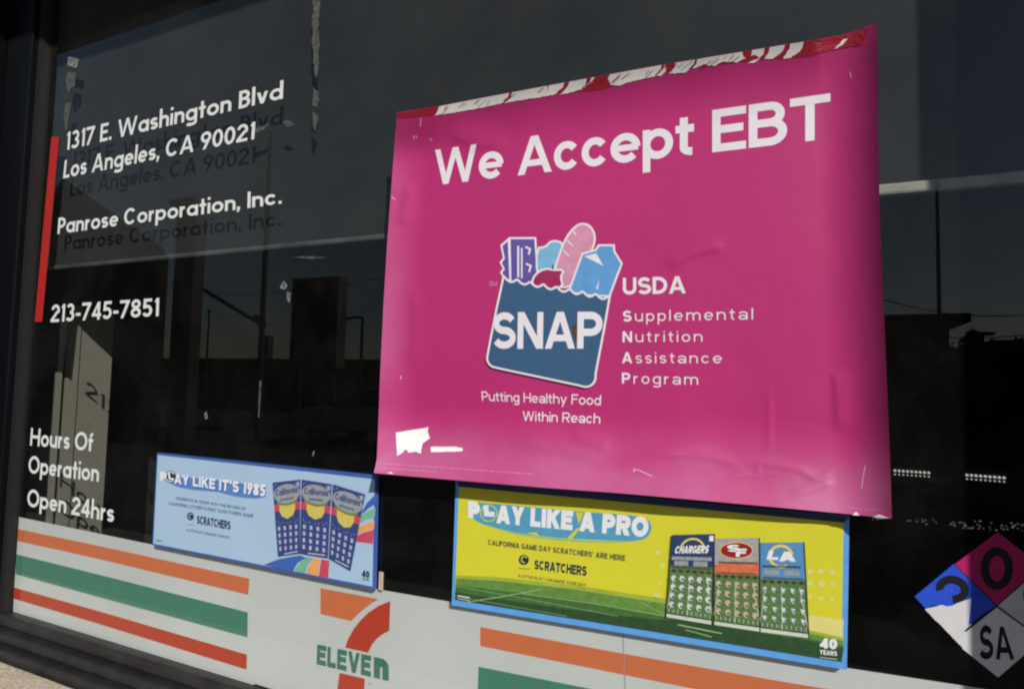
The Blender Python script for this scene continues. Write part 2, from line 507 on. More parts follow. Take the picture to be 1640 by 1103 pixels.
t.links.new(ge.outputs['Backfacing'], io.inputs['Value'])
t.links.new(io.outputs[0], fz.inputs['IOR'])
t.links.new(ge.outputs['Position'], nz.inputs['Vector'])
t.links.new(nz.outputs['Fac'], cr.inputs['Value'])
t.links.new(fz.outputs[0], mul.inputs[0])
t.links.new(mul.outputs[0], mx.inputs[0])
t.links.new(tr.outputs[0], mx.inputs[1]); t.links.new(gl.outputs[0], mx.inputs[2])
t.links.new(cr.outputs[0], mx2.inputs[0])
t.links.new(mx.outputs[0], mx2.inputs[1]); t.links.new(df.outputs[0], mx2.inputs[2])
t.links.new(mx2.outputs[0], out.inputs[0])
obj('pane', ([(GL, 0, Z(GB)), (GR, 0, Z(GB)), (GR, 0, Z(GT)), (GL, 0, Z(GT))], [(0, 1, 2, 3)]), g, win)

# ------------------------------------------------------------------ inside the shop
HEM = .297
shade = thing('window_blind', 'charcoal blind hung across the upper part of the window inside the glass', 'blind', (-.3, .05, Z(HEM)))
M_fab = mat('charcoal_blind_fabric', (.030, .031, .029), .9, .15, noise=.22, scale=2.6)
obj('fabric', box(GL - .06, GR + .1, .040, .042, Z(HEM), Z(GT + .09)), M_fab, shade)
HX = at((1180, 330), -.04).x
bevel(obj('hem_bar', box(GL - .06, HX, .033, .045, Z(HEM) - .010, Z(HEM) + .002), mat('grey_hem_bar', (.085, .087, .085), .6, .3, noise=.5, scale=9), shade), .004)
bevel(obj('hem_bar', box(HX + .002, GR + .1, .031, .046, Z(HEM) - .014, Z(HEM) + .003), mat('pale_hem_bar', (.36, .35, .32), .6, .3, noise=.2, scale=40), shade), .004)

XW = -2.06
side = thing('door_casing', 'cream painted casing inside the window beside the black frame', 'door casing', (XW, .15, .01))
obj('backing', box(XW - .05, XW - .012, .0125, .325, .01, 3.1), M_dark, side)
obj('board', box(XW - .012, XW, .145, .164, .01, Z(.0)), M_cream, side)
obj('board', box(XW - .012, XW + .004, .178, .208, .01, Z(.21)), M_cream, side)
obj('board', box(XW - .012, XW, .214, .313, .01, Z(.19)), M_cream, side)

# coolers and shelves deep in the shop
def cooler(px0, px1, d, label):
    a, b = ray(px0), ray(px1)
    x0, x1 = a[0] * d, b[0] * d
    r = thing('drinks_cooler', label, 'cooler', ((x0 + x1) / 2, d - 1, .01), 'coolers along the shop')
    top = Z(b[1] * d) + .1
    mt = mat('cooler_black', (.03, .03, .032), .4, .5)
    bevel(obj('cabinet', join(box(x0, x0 + .05, d - 1, d - .4, .01, top), box(x1 - .05, x1, d - 1, d - .4, .01, top), box(x0 + .05, x1 - .05, d - .45, d - .4, .01, top), box(x0 + .05, x1 - .05, d - 1, d - .45, .01, .25), box(x0 + .05, x1 - .05, d - 1, d - .45, top - .16, top)), mt, r), .006)
    for k in range(4):
        z = .45 + k * (top - .8) / 3.5
        obj('shelf', box(x0 + .055, x1 - .055, d - .97, d - .46, z, z + .02), mt, r)
    hd = obj('door', join(box(x0 + .01, x0 + .05, d - 1.03, d - 1.004, .26, top - .17), box(x1 - .05, x1 - .01, d - 1.03, d - 1.004, .26, top - .17), box(x0 + .05, x1 - .05, d - 1.03, d - 1.004, .26, .31), box(x0 + .05, x1 - .05, d - 1.03, d - 1.004, top - .22, top - .17)), mat('cooler_door_frame', (.05, .05, .052), .35, .5), r)
    obj('handle', tube([(x1 - .08, d - 1.06, .8), (x1 - .08, d - 1.06, 1.3)], .012), M_alu2, hd)
    return r
cooler((1365, 840), (1432, 840), 4.2, 'black glass doored cooler deep in the shop behind the yellow sign end')
cooler((1434, 840), (1500, 842), 4.2, 'black cooler deep in the shop midway between yellow sign and hazard diamond')
cooler((1502, 842), (1570, 844), 4.2, 'black cooler deep in the shop just behind the hazard diamond tip')
M_led = mat('led_white', (1, .97, .9), .4, emit=.55)
def led_strip(px0, px1, d, n, label, r_=2.2):
    a, b = at(px0, 1 - d), at(px1, 1 - d)
    r = thing('light_strip', label, 'light', (a + b) / 2, 'lit strips inside the shop')
    obj('housing', box(min(a.x, b.x) - .02, max(a.x, b.x) + .02, d - .995, d - .97, min(a.z, b.z) - .03, max(a.z, b.z) + .03), M_dark, r)
    for row in (0, 1):
        for k in range(n):
            p = a.lerp(b, (k + .5) / n) + Vector((0, 0, -.016 * row * d / 3.2))
            s = .0016 * d * (1 if row == 0 else .55)
            obj('lamp', tube([p + Vector((0, -.004, 0)), p + Vector((0, .004, 0))], [s, s], 8), M_led, r)
led_strip((1430, 753), (1491, 757), 3.2, 9, 'short row of small white lamps nearest the pink poster')
led_strip((1545, 760), (1612, 765), 3.2, 9, 'short row of small white lamps above the hazard diamond')
# speckled shelf edge: pale specks given a glow, as nothing inside lights them
a, b = at((1395, 829), 1 - 2.6), at((1660, 846), 1 - 2.6)
r = thing('shelf_rail', 'dark shelf rail carrying a string of tiny pale specks', 'shelf rail', (a + b) / 2)
obj('rail', box(a.x, b.x, 1.605, 1.63, b.z - .015, a.z + .01), M_dark, r)
sp = []
rnd = random.Random(3)
for k in range(90):
    u = rnd.random()
    if .42 < u < .5 or (u < .35 and rnd.random() < .45): continue
    p = a.lerp(b, u) + Vector((0, 0, rnd.uniform(-.014, .014) * (1 if u > .35 else .5)))
    s = rnd.uniform(.0012, .003)
    sp.append(box(p.x - s, p.x + s, 1.598, 1.602, p.z - s * .7, p.z + s * .7))
tag(obj('specks', join(*sp), mat('speck_glow', (.9, .92, .88), .4, emit=.1), r), kind='stuff')

# ================================================================== PRINT ON AND BEHIND THE GLASS
G = Flat(.0012)
M_vin = mat('white_vinyl', (.66, .675, .67), .45, .4, noise=.03, scale=200)
def vinyl(s, quad, label, w=.165, track=.09, X=.66):
    r = thing('window_lettering', label, 'lettering', G(quad[0], 1), 'white vinyl lettering on the glass')
    by = {}
    for a, b, c, wd_ in text(s, quad, w, X, track, True): by.setdefault(wd_, []).append((a, b, c))
    for k in sorted(by): obj('word', lay(G, by[k], 1, None, .12), M_vin, r)
    return r
vinyl('1317 E. Washington Blvd', ((105, 241), (453, 158), (107, 212), (454, 130)), 'white vinyl line giving the street address, topmost line of lettering')
vinyl('Los Angeles, CA 90021', ((101, 286), (407, 223), (104, 257), (409, 195)), 'white vinyl line giving city and postcode, under the street address')
vinyl('Panrose Corporation, Inc.', ((92, 375), (451, 326), (94, 349), (451, 300)), 'white vinyl line giving the company name, crossing the dark blind')
vinyl('213-745-7851', ((81, 516), (254, 506), (83, 488), (255, 477)), 'white vinyl telephone number just below the edge of the blind')
vinyl('Hours Of', ((48, 713), (148, 722.5), (50, 685), (150, 693)), 'white vinyl words Hours Of, uppermost of the opening time lines')
vinyl('Operation', ((45, 757), (158, 771), (47, 729), (159.5, 742)), 'white vinyl word Operation between two other lines')
vinyl('Open 24hrs', ((43, 810), (182, 836), (45, 782), (184, 806)), 'white vinyl words Open 24hrs just above the striped band')

c1 = crop(0, 0, 3.152); c2 = crop(0, 330, 3.152); c3 = crop(0, 660, 2.49); c4 = crop(230, 700, 4.0); c5 = crop(380, 900, 3.154); c6 = crop(700, 760, 2.4118); c7 = crop(1300, 700, 2.738)
k1 = crop(740, 330, 2.98); k2 = crop(960, 400, 3.417); k3 = crop(590, 20, 3.489); k4 = crop(1000, 20, 3.559); k5 = crop(590, 600, 4.0); k6 = crop(960, 640, 3.417); k7 = crop(1030, 830, 4.412)

o = obj('edge_strip', lay(G, [poly([(82.5, 219), (94.5, 220), (67.5, 515), (55.5, 515.5)])], 2), mat('red_vinyl', pic(172, 38, 30), .45, .4))
tag(o, 'narrow red vinyl strip down the glass edge beside the address', 'strip')

# ---- tape scraps and smears
M_scrap = mat('old_tape', (.14, .14, .135), .8, .2, noise=.6, scale=120)
M_scrap2 = mat('grey_adhesive', (.07, .073, .07), .85, .2, noise=.6, scale=160)
def scrap(pts, label, m, amp=1.2, step=5):
    o = obj('tape_scrap', lay(G, [poly(ragged(pts, amp, step))], 1), m)
    return tag(o, label, 'scrap', 'tape scraps and residue on the glass')
scrap(c1((345, 290), (402, 300), (392, 345), (338, 330)), 'small pale square of tape high beside the black frame', M_scrap)
scrap(c1((340, 365), (385, 372), (380, 430), (345, 470), (332, 420)), 'grey tape residue below the small pale square of tape', M_scrap2)
scrap(c1((330, 525), (362, 520), (345, 600), (335, 660), (322, 610)), 'grey tape residue above the first digit of the address', M_scrap2)
scrap([(501, 0), (513, 0), (510, 55), (512, 110), (505, 130), (500, 70)], 'long strip of old tape running up from the word Blvd', M_scrap2, 1.6)
scrap([(502, 140), (511, 150), (509, 172), (500, 168)], 'tape remnant above the lower end of the long tape strip', M_scrap2, 1.6, 4)
scrap([(501, 180), (511, 186), (506, 210), (501, 203)], 'lowest remnant of the long tape strip beside the word Blvd', M_scrap2, 1.6, 4)
scrap(c1((1280, 650), (1360, 625), (1340, 650), (1285, 678)), 'pale smear touching the end of the postcode', M_scrap2, .6, 4)
scrap(c1((1425, 618), (1450, 605), (1490, 632), (1450, 640)), 'pale smear right under the letter d of Blvd', M_scrap2, .6, 4)
scrap(c2((1415, 395), (1435, 375), (1452, 400), (1440, 425), (1415, 415)), 'upper of two pale flecks above the blue lottery sign', M_scrap, .6, 4)
scrap(c2((1450, 430), (1468, 440), (1462, 490), (1448, 470)), 'lower of two pale flecks above the blue lottery sign', M_scrap, .6, 4)
scrap([(463, 412), (500, 410), (522, 412), (500, 415)], 'thin pale smear just under the blind edge', M_scrap2, .5, 6)
scrap([(416, 610), (418.5, 610), (415.5, 668), (413, 668)], 'thin vertical streak of dirt above the blue lottery sign', M_scrap2, .4, 8)
scrap([(327, 662), (331, 658), (333, 668), (329, 672)], 'tiny white fleck above the blue sign near its left half', M_scrap, .4, 3)
scrap([(501, 724), (504, 721), (503, 730), (500, 731)], 'tiny white fleck close above the top edge of the blue sign', M_scrap, .3, 3)

# ---- striped band behind the glass
B = Flat(-.006)
band = thing('striped_band', 'white banner band with orange, green and red stripes along the window foot', 'window band', (-.3, .006, Z(GB)))
top = [(28, 827), (241, 871), (420, 908), (599, 942), (721, 963), (1000, 1011), (1358, 1069), (1555, 1099), (1700, 1121)]
bot = [at((21, 980), -.006), at((200, 1040), -.006), at((381, 1102), -.006)]
vs = [B(p) for p in top]
vs += [Vector((GR - .01, .006, vs[-1].z)), Vector((GR - .01, .006, Z(GB) + .001)), Vector((bot[2].x + .05, .006, Z(GB) + .001))] + bot[::-1]
flat = [(v.x, v.z) for v in vs]
M_band = mat('white_banner', (.74, .755, .75), .42, .5, noise=.06, scale=3)
obj('sheet', (vs, tri(flat)), M_band, band)
M_or = mat('orange_print', (.80, .20, .075), .5, .4, noise=.03); M_gr = mat('green_print', (.075, .27, .185), .5, .4, noise=.03); M_rd = mat('red_print', (.62, .055, .022), .5, .4, noise=.03)
def stripe(pts, m): obj('stripe', lay(B, [poly(pts)], 1), m, band)
stripe([(29, 846.7), (160, 874), (399.6, 926), (397.6, 952), (160, 895), (27.3, 865.6)], M_or)
stripe([(26, 887), (160, 920), (396.8, 980), (396.4, 1020), (160, 956), (25, 919)], M_gr)
stripe([(22, 940), (160, 978.5), (395.6, 1047.6), (394.8, 1071.6), (160, 999), (21.7, 958)], M_rd)
stripe([(769.2, 1003.4), (998.5, 1046), (1255, 1091), (1480, 1128), (1480, 1170), (1114.6, 1103), (769.2, 1033.7)], M_or)
stripe([(766.3, 1066.8), (1000, 1113), (1300, 1170), (1300, 1215), (765, 1105)], M_gr)
obj('seam', lay(B, [stroke([(997.5, 1013), (999, 1050), (1001, 1103), (1002, 1140)], 1.5)], 3), mat('seam_grey', (.4, .41, .41), .6), band)
stripe([(763.5, 1130), (1000, 1180), (1200, 1220), (1200, 1250), (763, 1154)], M_rd)
logo = obj('numeral', lay(B, [poly(c5((420, 130), (715, 185), (680, 205), (640, 235), (605, 265), (575, 296), (420, 260)))], 1), M_or, band)
obj('stem', lay(B, [poly(c5((773, 195), (768, 345), (735, 362), (705, 385), (680, 415), (661, 456), (545, 430), (560, 385), (585, 340), (620, 295), (660, 255), (715, 218))),
                    poly(c5((517, 557), (645, 587), (636, 700), (634, 760), (494, 728), (500, 680)))], 1), M_rd, logo)
e = text('ELEVE', ((507, 1063), (594, 1083.3), (508, 1031), (594.5, 1049.5)), .26, .8, .09)
e += text('n', ((598.5, 1084.3), (622.5, 1090), (599, 1038), (623, 1043)), .3, .72, .1)
obj('lettering', lay(B, e, 2, None, .12), mat('dark_green_print', (.055, .23, .165), .5, .4, noise=.03), logo)
obj('registered_mark', lay(B, [stroke(ell(*c5((668, 615))[0], 2, 2, 12), .6, True)], 1), mat('dark_green_print', (0, 0, 0)), logo)

# ---- blue lottery sign
def board(name, label, quad, off, thick, m_edge, group=None, cat='sign'):
    tl, tr, br, bl = quad
    p = [at(q, off) for q in quad]
    r = thing(name, label, cat, (p[2] + p[3]) / 2)
    back = [v + Vector((0, thick, 0)) for v in p]
    v = p + back
    f = [(0, 3, 2, 1), (4, 5, 6, 7)] + [(i, (i + 1) % 4, 4 + (i + 1) % 4, 4 + i) for i in range(4)]
    o = obj('board', (v, f), m_edge, r)
    return r, o
S1 = Flat(.012)
q1 = c4((85, 100), (1490, 245), (1475, 975), (55, 690))
lot, brd = board('lottery_sign', 'pale blue lottery sign with three dark blue tickets and a rainbow stripe', q1, .012, .009, mat('blue_border', pic(62, 92, 165), .45, .4))
obj('backing_tab', box(*sorted((S1(c4((1490, 850))[0]).x, S1(c4((1516, 850))[0]).x)), -.0028, -.0012, S1(c4((1490, 985))[0]).z, S1(c4((1490, 868))[0]).z), mat('beige_card', (.5, .38, .27), .8), lot)
M_bf = mat('pale_blue_print', pic(166, 194, 220), .35, .5, noise=.03, scale=8)
face = obj('panel', lay(S1, [poly(c4((91, 113), (1480, 268), (1466, 955), (62, 680)))], 1), M_bf, lot)
W1 = mat('white_print', (.72, .73, .745), .4, .5, noise=.02)
M_db = mat('deep_blue_print', pic(62, 98, 178), .4, .5, noise=.05)
M_mb = mat('mid_blue_print', pic(88, 132, 198), .4, .5, noise=.1)
M_nv = mat('navy_print', pic(56, 70, 126), .4, .5, noise=.15, scale=150)
M_ink = mat('dark_ink', (.018, .022, .05), .5, .4)
obj('swash', lay(S1, [poly(smooth(c4((125, 262), (300, 255), (600, 285), (790, 330), (775, 395), (600, 385), (490, 352), (420, 345), (300, 335), (200, 315)), 1))], 2), M_mb, lot)
c4q = lambda *p: c4(*p)
obj('headline', lay(S1, text('P', c4((106, 276), (146, 284), (106, 219), (148, 226)), .3, .73), 4, None, .1), W1, lot)
obj('headline', lay(S1, text("AY LIKE IT'S 1985", c4((196, 295), (778, 380), (196, 233), (784, 303)), .24, .73, .1), 4, None, .1), W1, lot)
obj('headline_shadow', lay(S1, text("AY LIKE IT'S 1985", c4((200, 303), (782, 388), (200, 241), (788, 311)), .28, .73, .06), 3, None, .05), M_db, lot)
ic = c4((170, 252))[0]
em = obj('emblem', lay(S1, [poly(ell(ic[0], ic[1], 9.5, 9.5))], 4), M_ink, lot)
obj('emblem_swirl', lay(S1, [stroke(arcpts(ic[0], ic[1], 7.5, 7.5, 40, 330, 16), 1.6), stroke([(ic[0] - 2, ic[1] - 6), (ic[0] - 1, ic[1] + 3), (ic[0] + 6, ic[1] + 4)], 3)], 6, None, .1), W1, em)
rn = random.Random(11)
obj('small_print', lay(S1, text('CELEBRATE 40 YEARS WITH THE RETURN OF', c4((205, 397), (652, 468), (206, 379), (653, 450)), .17, .73, .12) + text("CALIFORNIA LOTTERY'S FIRST SCRATCHERS GAME", c4((160, 432), (702, 514), (161, 412), (703, 493)), .17, .73, .12), 2, None, .05), M_ink, lot)
obj('brand_line', lay(S1, text('SCRATCHERS', c4((340, 553), (556, 592), (341, 500), (558, 537)), .25, .73, .06), 2, None, .05), M_ink, lot)
ic = c4((300, 505))[0]
em = obj('emblem', lay(S1, [poly(ell(ic[0], ic[1], 5.6, 6.4))], 2), M_ink, lot)
obj('emblem_swirl', lay(S1, [stroke(arcpts(ic[0] + .6, ic[1], 3.2, 3.6, 80, 330, 12), 1.2)], 3), M_bf, em)
obj('emblem_caption', lay(S1, words(1, c4((280, 560), (325, 566), (280, 552), (325, 558)), rn), 2), M_nv, em)
obj('tagline', lay(S1, text('A LITTLE PLAY CAN MAKE YOUR DAY', c4((272, 600), (552, 650), (272, 584), (553, 633)), .19, .73, .14), 2, None, .05), M_ink, lot)
obj('corner_mark', lay(S1, words(1, c4((82, 668), (116, 672), (82, 652), (116, 656)), rn), 2), M_nv, lot)
# rainbow
RB = [M_db, mat('soft_green_print', pic(120, 178, 150), .4), mat('soft_orange_print', pic(232, 160, 92), .4), mat('soft_red_print', pic(196, 72, 98), .4)]
rb = [[(1400, 475), (1430, 420), (1490, 362), (1487, 425), (1440, 455), (1400, 492)], [(1393, 500), (1440, 470), (1486, 448), (1482, 510), (1430, 525), (1385, 552)],
      [(1380, 575), (1430, 550), (1480, 535), (1476, 585), (1420, 600), (1370, 622)], [(1368, 628), (1420, 606), (1475, 592), (1468, 682), (1362, 668)]]
lb = [[(770, 815), (870, 778), (1000, 755), (1040, 770), (985, 805), (955, 860)], [(962, 858), (1000, 800), (1045, 765), (1090, 775), (1050, 820), (1035, 870)],
      [(1042, 872), (1060, 820), (1092, 775), (1140, 780), (1122, 830), (1118, 888)], [(1122, 889), (1130, 830), (1140, 780), (1192, 790), (1185, 850), (1182, 903)]]
for m, p, q in zip(RB, rb, lb): 
    obj('rainbow_band', lay(S1, [poly(c4(*p))], 2), m, lot)
    obj('rainbow_band', lay(S1, [poly(c4(*q))], 2), m, lot)
# tickets on the blue sign
M_gry = mat('silver_print', pic(150, 155, 160), .4, noise=.25, scale=350); M_yel = mat('straw_print', pic(205, 190, 95), .4, noise=.12, scale=300); M_lil = mat('lilac_print', pic(170, 178, 205), .4); M_olv = mat('olive_print', pic(120, 125, 80), .5)
for k, q in enumerate((((825, 290), (1005, 270), (1000, 745), (860, 765)), ((1012, 270), (1205, 300), (1180, 775), (1000, 745)), ((1212, 300), (1420, 365), (1325, 855), (1185, 775)))):
    q = c4(*q)
    L = 4 + k * 5
    tk = obj('ticket', lay(S1, [poly(q)], L), M_nv, lot)
    oval = [(.5 + .49 * math.cos(a / 12 * math.pi), .17 + .13 * math.sin(a / 12 * math.pi)) for a in range(24)]
    obj('side_glow', lay(S1, [poly(in_quad(q, rect(.0, .30, .2, .40))), poly(in_quad(q, rect(.8, .30, 1.0, .40)))], L + 1), RB[3], tk)
    obj('dome', lay(S1, [poly(in_quad(q, [(.2, .27), (.8, .27), (.8, .40), (.72, .47), (.5, .51), (.28, .47), (.2, .40)]))], L + 2), M_yel, tk)
    obj('dome_rim', lay(S1, [poly(in_quad(q, [(.1, .25), (.9, .25), (.86, .31), (.5, .335), (.14, .31)]))], L + 2.6), M_olv, tk)
    obj('title_oval', lay(S1, [poly(in_quad(q, oval))], L + 3), M_gry, tk)
    obj('title_script', lay(S1, text('California', in_quad(q, [(.1, .19), (.9, .17), (.1, .10), (.9, .08)]), .22, .7, .05, True) , L + 3.6, None, .03), M_nv, tk)
    obj('title_script', lay(S1, words(1, in_quad(q, [(.25, .27), (.75, .26), (.25, .22), (.75, .21)]), rn) , L + 3.6, None, .0), M_nv, tk)
    g_ = []
    for i in range(4):
        for j in range(4):
            u, v = .14 + i * .235, .63 + j * .09
            g_.append(poly(in_quad(q, [(u - .055, v - .026), (u + .04, v - .03), (u + .055, v + .02), (u - .04, v + .03)])))
    obj('number_grid', lay(S1, g_, L + 1), M_lil, tk)
    st = [poly(in_quad(q, rect(u, v, u + .03, v + .012))) for u, v in ((.08, .53), (.16, .56), (.3, .55), (.5, .56), (.62, .55), (.78, .56), (.88, .53), (.9, .05), (.94, .08), (.04, .05), (.12, .03), (.8, .04))]
    st += [poly(in_quad(q, rect(.86, .03, .96, .085)))]
    obj('sparkle', lay(S1, st, L + 4), M_lil, tk)
    obj('foot_line', lay(S1, words(1, in_quad(q, [(.3, .985), (.9, .975), (.3, .96), (.9, .95)]), rn), L + 1), W1, tk)
obj('anniversary_mark', lay(S1, text('40', c4((1398, 893), (1446, 902), (1398, 848), (1448, 858)), .26, .73, .05) + text('YEARS', c4((1398, 912), (1446, 920), (1398, 898), (1446, 906)), .22, .73, .1), 2, None, .05), M_ink, lot)

# ---- yellow lottery sign
S2 = Flat(.0095)
q2 = [(730, 769), (1360.5, 827), (1356.4, 1072), (723.4, 968.6)]
yel, _ = board('lottery_sign', 'yellow lottery sign with a green football field and three team tickets', q2, .0095, .007, mat('sky_blue_border', pic(92, 160, 228), .45, .4))
M_yf = mat('yellow_print', pic(212, 208, 54), .35, .5, noise=.03, scale=9)
obj('panel', lay(S2, [poly([(735, 779), (1351, 836.5), (1347.5, 1059.5), (728.5, 960)])], 1), M_yf, yel)
M_py = mat('pale_yellow_print', pic(220, 214, 130), .4, noise=.03)
py = [poly(in_quad(c6((1430, 540), (1570, 560), (1565, 650), (1430, 632)), rect(0, 0, 1, 1)))]
obj('fade', lay(S2, py, 1.5), M_py, yel)
sq = []
for (x, y, s) in ((1440, 372, 18), (1480, 372, 20), (1525, 375, 20), (1440, 420, 20), (1485, 422, 22), (1528, 425, 18), (1440, 470, 16), (1482, 478, 18), (1525, 480, 16), (850, 300, 18), (870, 350, 16), (860, 420, 14), (850, 465, 24)):
    obj('pale_square', lay(S2, [poly(ragged(c6((x - s / 2, y - s / 2), (x + s / 2, y - s / 2 + 2), (x + s / 2, y + s / 2), (x - s / 2, y + s / 2 - 2)), .5, 3))], 2), M_py, yel)
FG = [mat('grass_print_light', pic(98, 140, 62), .45, noise=.2, scale=90), mat('grass_print', pic(66, 108, 52), .45, noise=.2, scale=90), mat('grass_print_dark', pic(44, 76, 44), .45, noise=.2, scale=90)]
edge_t = [(73, 400), (230, 408), (520, 440), (890, 498), (1250, 590), (1440, 612), (1571, 640)]
edge_m = [(72, 425), (230, 445), (520, 478), (890, 545), (1250, 605), (1440, 632), (1571, 660)]
edge_d = [(70, 452), (230, 478), (520, 520), (860, 560), (1000, 560), (1250, 610), (1440, 640), (1571, 668)]
edge_b = [(1562, 722), (69, 482)]
edge_f = [(73, 388), (230, 394), (520, 424), (890, 480), (1250, 576), (1440, 600), (1571, 628)]
obj('field_fade', lay(S2, [poly(c6(*(edge_f + edge_t[::-1])))], 2), mat('lime_fade_print', pic(160, 178, 60), .45, noise=.1, scale=40), yel)
obj('field', lay(S2, [poly(c6(*(edge_t + edge_b)))], 2), FG[0], yel)
obj('field_shade', lay(S2, [poly(c6(*(edge_m + edge_b)))], 3), FG[1], yel)
obj('field_shade', lay(S2, [poly(c6(*(edge_d + edge_b)))], 4), FG[2], yel)
M_yl = mat('yard_line_print', pic(150, 185, 130), .45)
obj('yard_line', lay(S2, [stroke(c6((110, 492), (250, 470), (400, 442)), 1.4), stroke(c6((330, 458), (600, 495), (880, 545)), 1.2), stroke(c6((75, 430), (300, 470), (700, 545)), .7), stroke(c6((780, 490), (880, 540)), 1.0),
                          stroke(c6((930, 578), (1100, 612)), 2.0, taper=False), stroke(c6((960, 598), (1060, 625)), 1.4), stroke(c6((70, 468), (500, 545)), .6)], 5, None, .1), M_yl, yel)
M_sb = mat('steel_blue_print', pic(84, 156, 190), .4, noise=.08)
HB = c6((228, 186), (814, 242), (230, 116), (820, 163))
HP = c6((120, 166), (166, 174), (119, 100), (166, 106))
obj('swash', lay(S2, [poly(smooth(c6((118, 150), (122, 104), (240, 112), (400, 128), (600, 146), (760, 156), (816, 170), (832, 205), (812, 244), (770, 256), (700, 256), (600, 250), (500, 246), (400, 236), (310, 226), (230, 206), (160, 186)), 2))], 2), M_sb, yel)
obj('swash_outline', lay(S2, text('AY LIKE A PRO', HB, .36, .73, .05), 2.4, None, .05), M_sb, yel)
obj('swash_fringe', lay(S2, [stroke(smooth(c6((180, 196), (310, 232), (500, 253), (700, 262), (800, 252)), 2, False), 3.2, taper=True)], 1.6), mat('aqua_print', pic(140, 190, 140), .4), yel)
obj('swash_ray', lay(S2, [poly(c6((345, 224), (395, 236), (384, 222)))], 2.8), M_yf, yel)
obj('swash_ray', lay(S2, [poly(c6((500, 248), (540, 206), (552, 206), (518, 250)))], 2.8), M_yf, yel)
obj('swash_ray', lay(S2, [poly(c6((536, 146), (566, 146), (548, 190)))], 2.8), M_yf, yel)
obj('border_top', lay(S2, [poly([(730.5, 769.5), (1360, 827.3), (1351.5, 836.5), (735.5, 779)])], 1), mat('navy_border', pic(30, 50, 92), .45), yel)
obj('headline', lay(S2, text('P', HP, .33, .73), 4, None, .1), W1, yel)
obj('headline', lay(S2, text('AY LIKE A PRO', HB, .29, .73, .06), 4, None, .1), W1, yel)
ic = c6((200, 148))[0]
em = obj('emblem', lay(S2, [poly(ell(ic[0], ic[1], 14, 14))], 4), mat('lime_print', pic(190, 205, 110), .4), yel)
obj('emblem_disc', lay(S2, [poly(ell(ic[0], ic[1], 12, 12))], 5), M_sb, em)
obj('emblem_swirl', lay(S2, [stroke([(ic[0] - 5, ic[1] - 13), (ic[0] - 4, ic[1] + 1), (ic[0] + 9, ic[1] + 2)], 8)], 6, None, .1), W1, em)
obj('small_print', lay(S2, text("CALIFORNIA GAME DAY SCRATCHERS' ARE HERE", c6((197, 270), (726, 333), (197, 250), (727, 311)), .22, .73, .11), 2, None, .05), M_ink, yel)
obj('brand_line', lay(S2, text('SCRATCHERS', c6((375, 364), (577, 391), (376, 328), (579, 353)), .25, .73, .06), 2, None, .05), M_ink, yel)
ic = c6((335, 328))[0]
em = obj('emblem', lay(S2, [poly(ell(ic[0], ic[1], 8.2, 8.2))], 2), M_ink, yel)
obj('emblem_swirl', lay(S2, [stroke(arcpts(ic[0] + .8, ic[1] - .5, 4.6, 4.8, 80, 330, 14), 1.7)], 3), M_yf, em)
obj('emblem_caption', lay(S2, words(1, c6((315, 362), (357, 367), (315, 356), (357, 361)), rn), 2), M_ink, em)
obj('tagline', lay(S2, text('A LITTLE PLAY CAN MAKE YOUR DAY', c6((312, 394), (574, 431), (312, 383), (575, 419)), .2, .73, .14), 2, None, .05), M_ink, yel)
obj('corner_mark', lay(S2, words(1, c6((80, 472), (126, 480), (80, 460), (126, 468)), rn) + words(1, c6((80, 480), (126, 488), (80, 474), (126, 482)), rn), 5), W1, yel)
obj('anniversary_mark', lay(S2, text('40', c6((1478, 668), (1545, 674), (1480, 628), (1547, 634)), .26, .73, .05) + text('YEARS', c6((1478, 692), (1545, 699), (1478, 674), (1545, 681)), .24, .73, .1), 6, None, .05), W1, yel)
obj('small_print', lay(S2, words(1, c6((1480, 706), (1545, 714), (1480, 701), (1545, 709)), rn), 6), W1, yel)
M_st = [mat('night_navy_print', pic(40, 62, 108), .4, noise=.12, scale=200), mat('silver_sky_print', pic(165, 162, 165), .4, noise=.15, scale=200), mat('day_blue_print', pic(86, 142, 190), .4, noise=.12, scale=200)]
M_tg = mat('ticket_grass_print', pic(88, 120, 72), .45, noise=.3, scale=260); M_fb = mat('football_brown_print', pic(66, 52, 28), .5); M_hel = mat('helmet_white_print', pic(205, 212, 200), .45); M_hel2 = mat('helmet_buff_print', pic(188, 180, 150), .45)
M_rdp = mat('crest_red_print', pic(150, 30, 42), .4); M_oran = mat('sunset_print', pic(212, 112, 78), .4, noise=.2, scale=150); M_gold = mat('gold_print', pic(226, 204, 92), .4)
M_fge = mat('ticket_edge_print', pic(38, 56, 48), .5)
TQ = (((908, 232), (1072, 228), (1062, 580), (885, 550)), ((1072, 247), (1245, 243), (1248, 607), (1070, 580)), ((1248, 262), (1418, 260), (1437, 632), (1248, 607)))
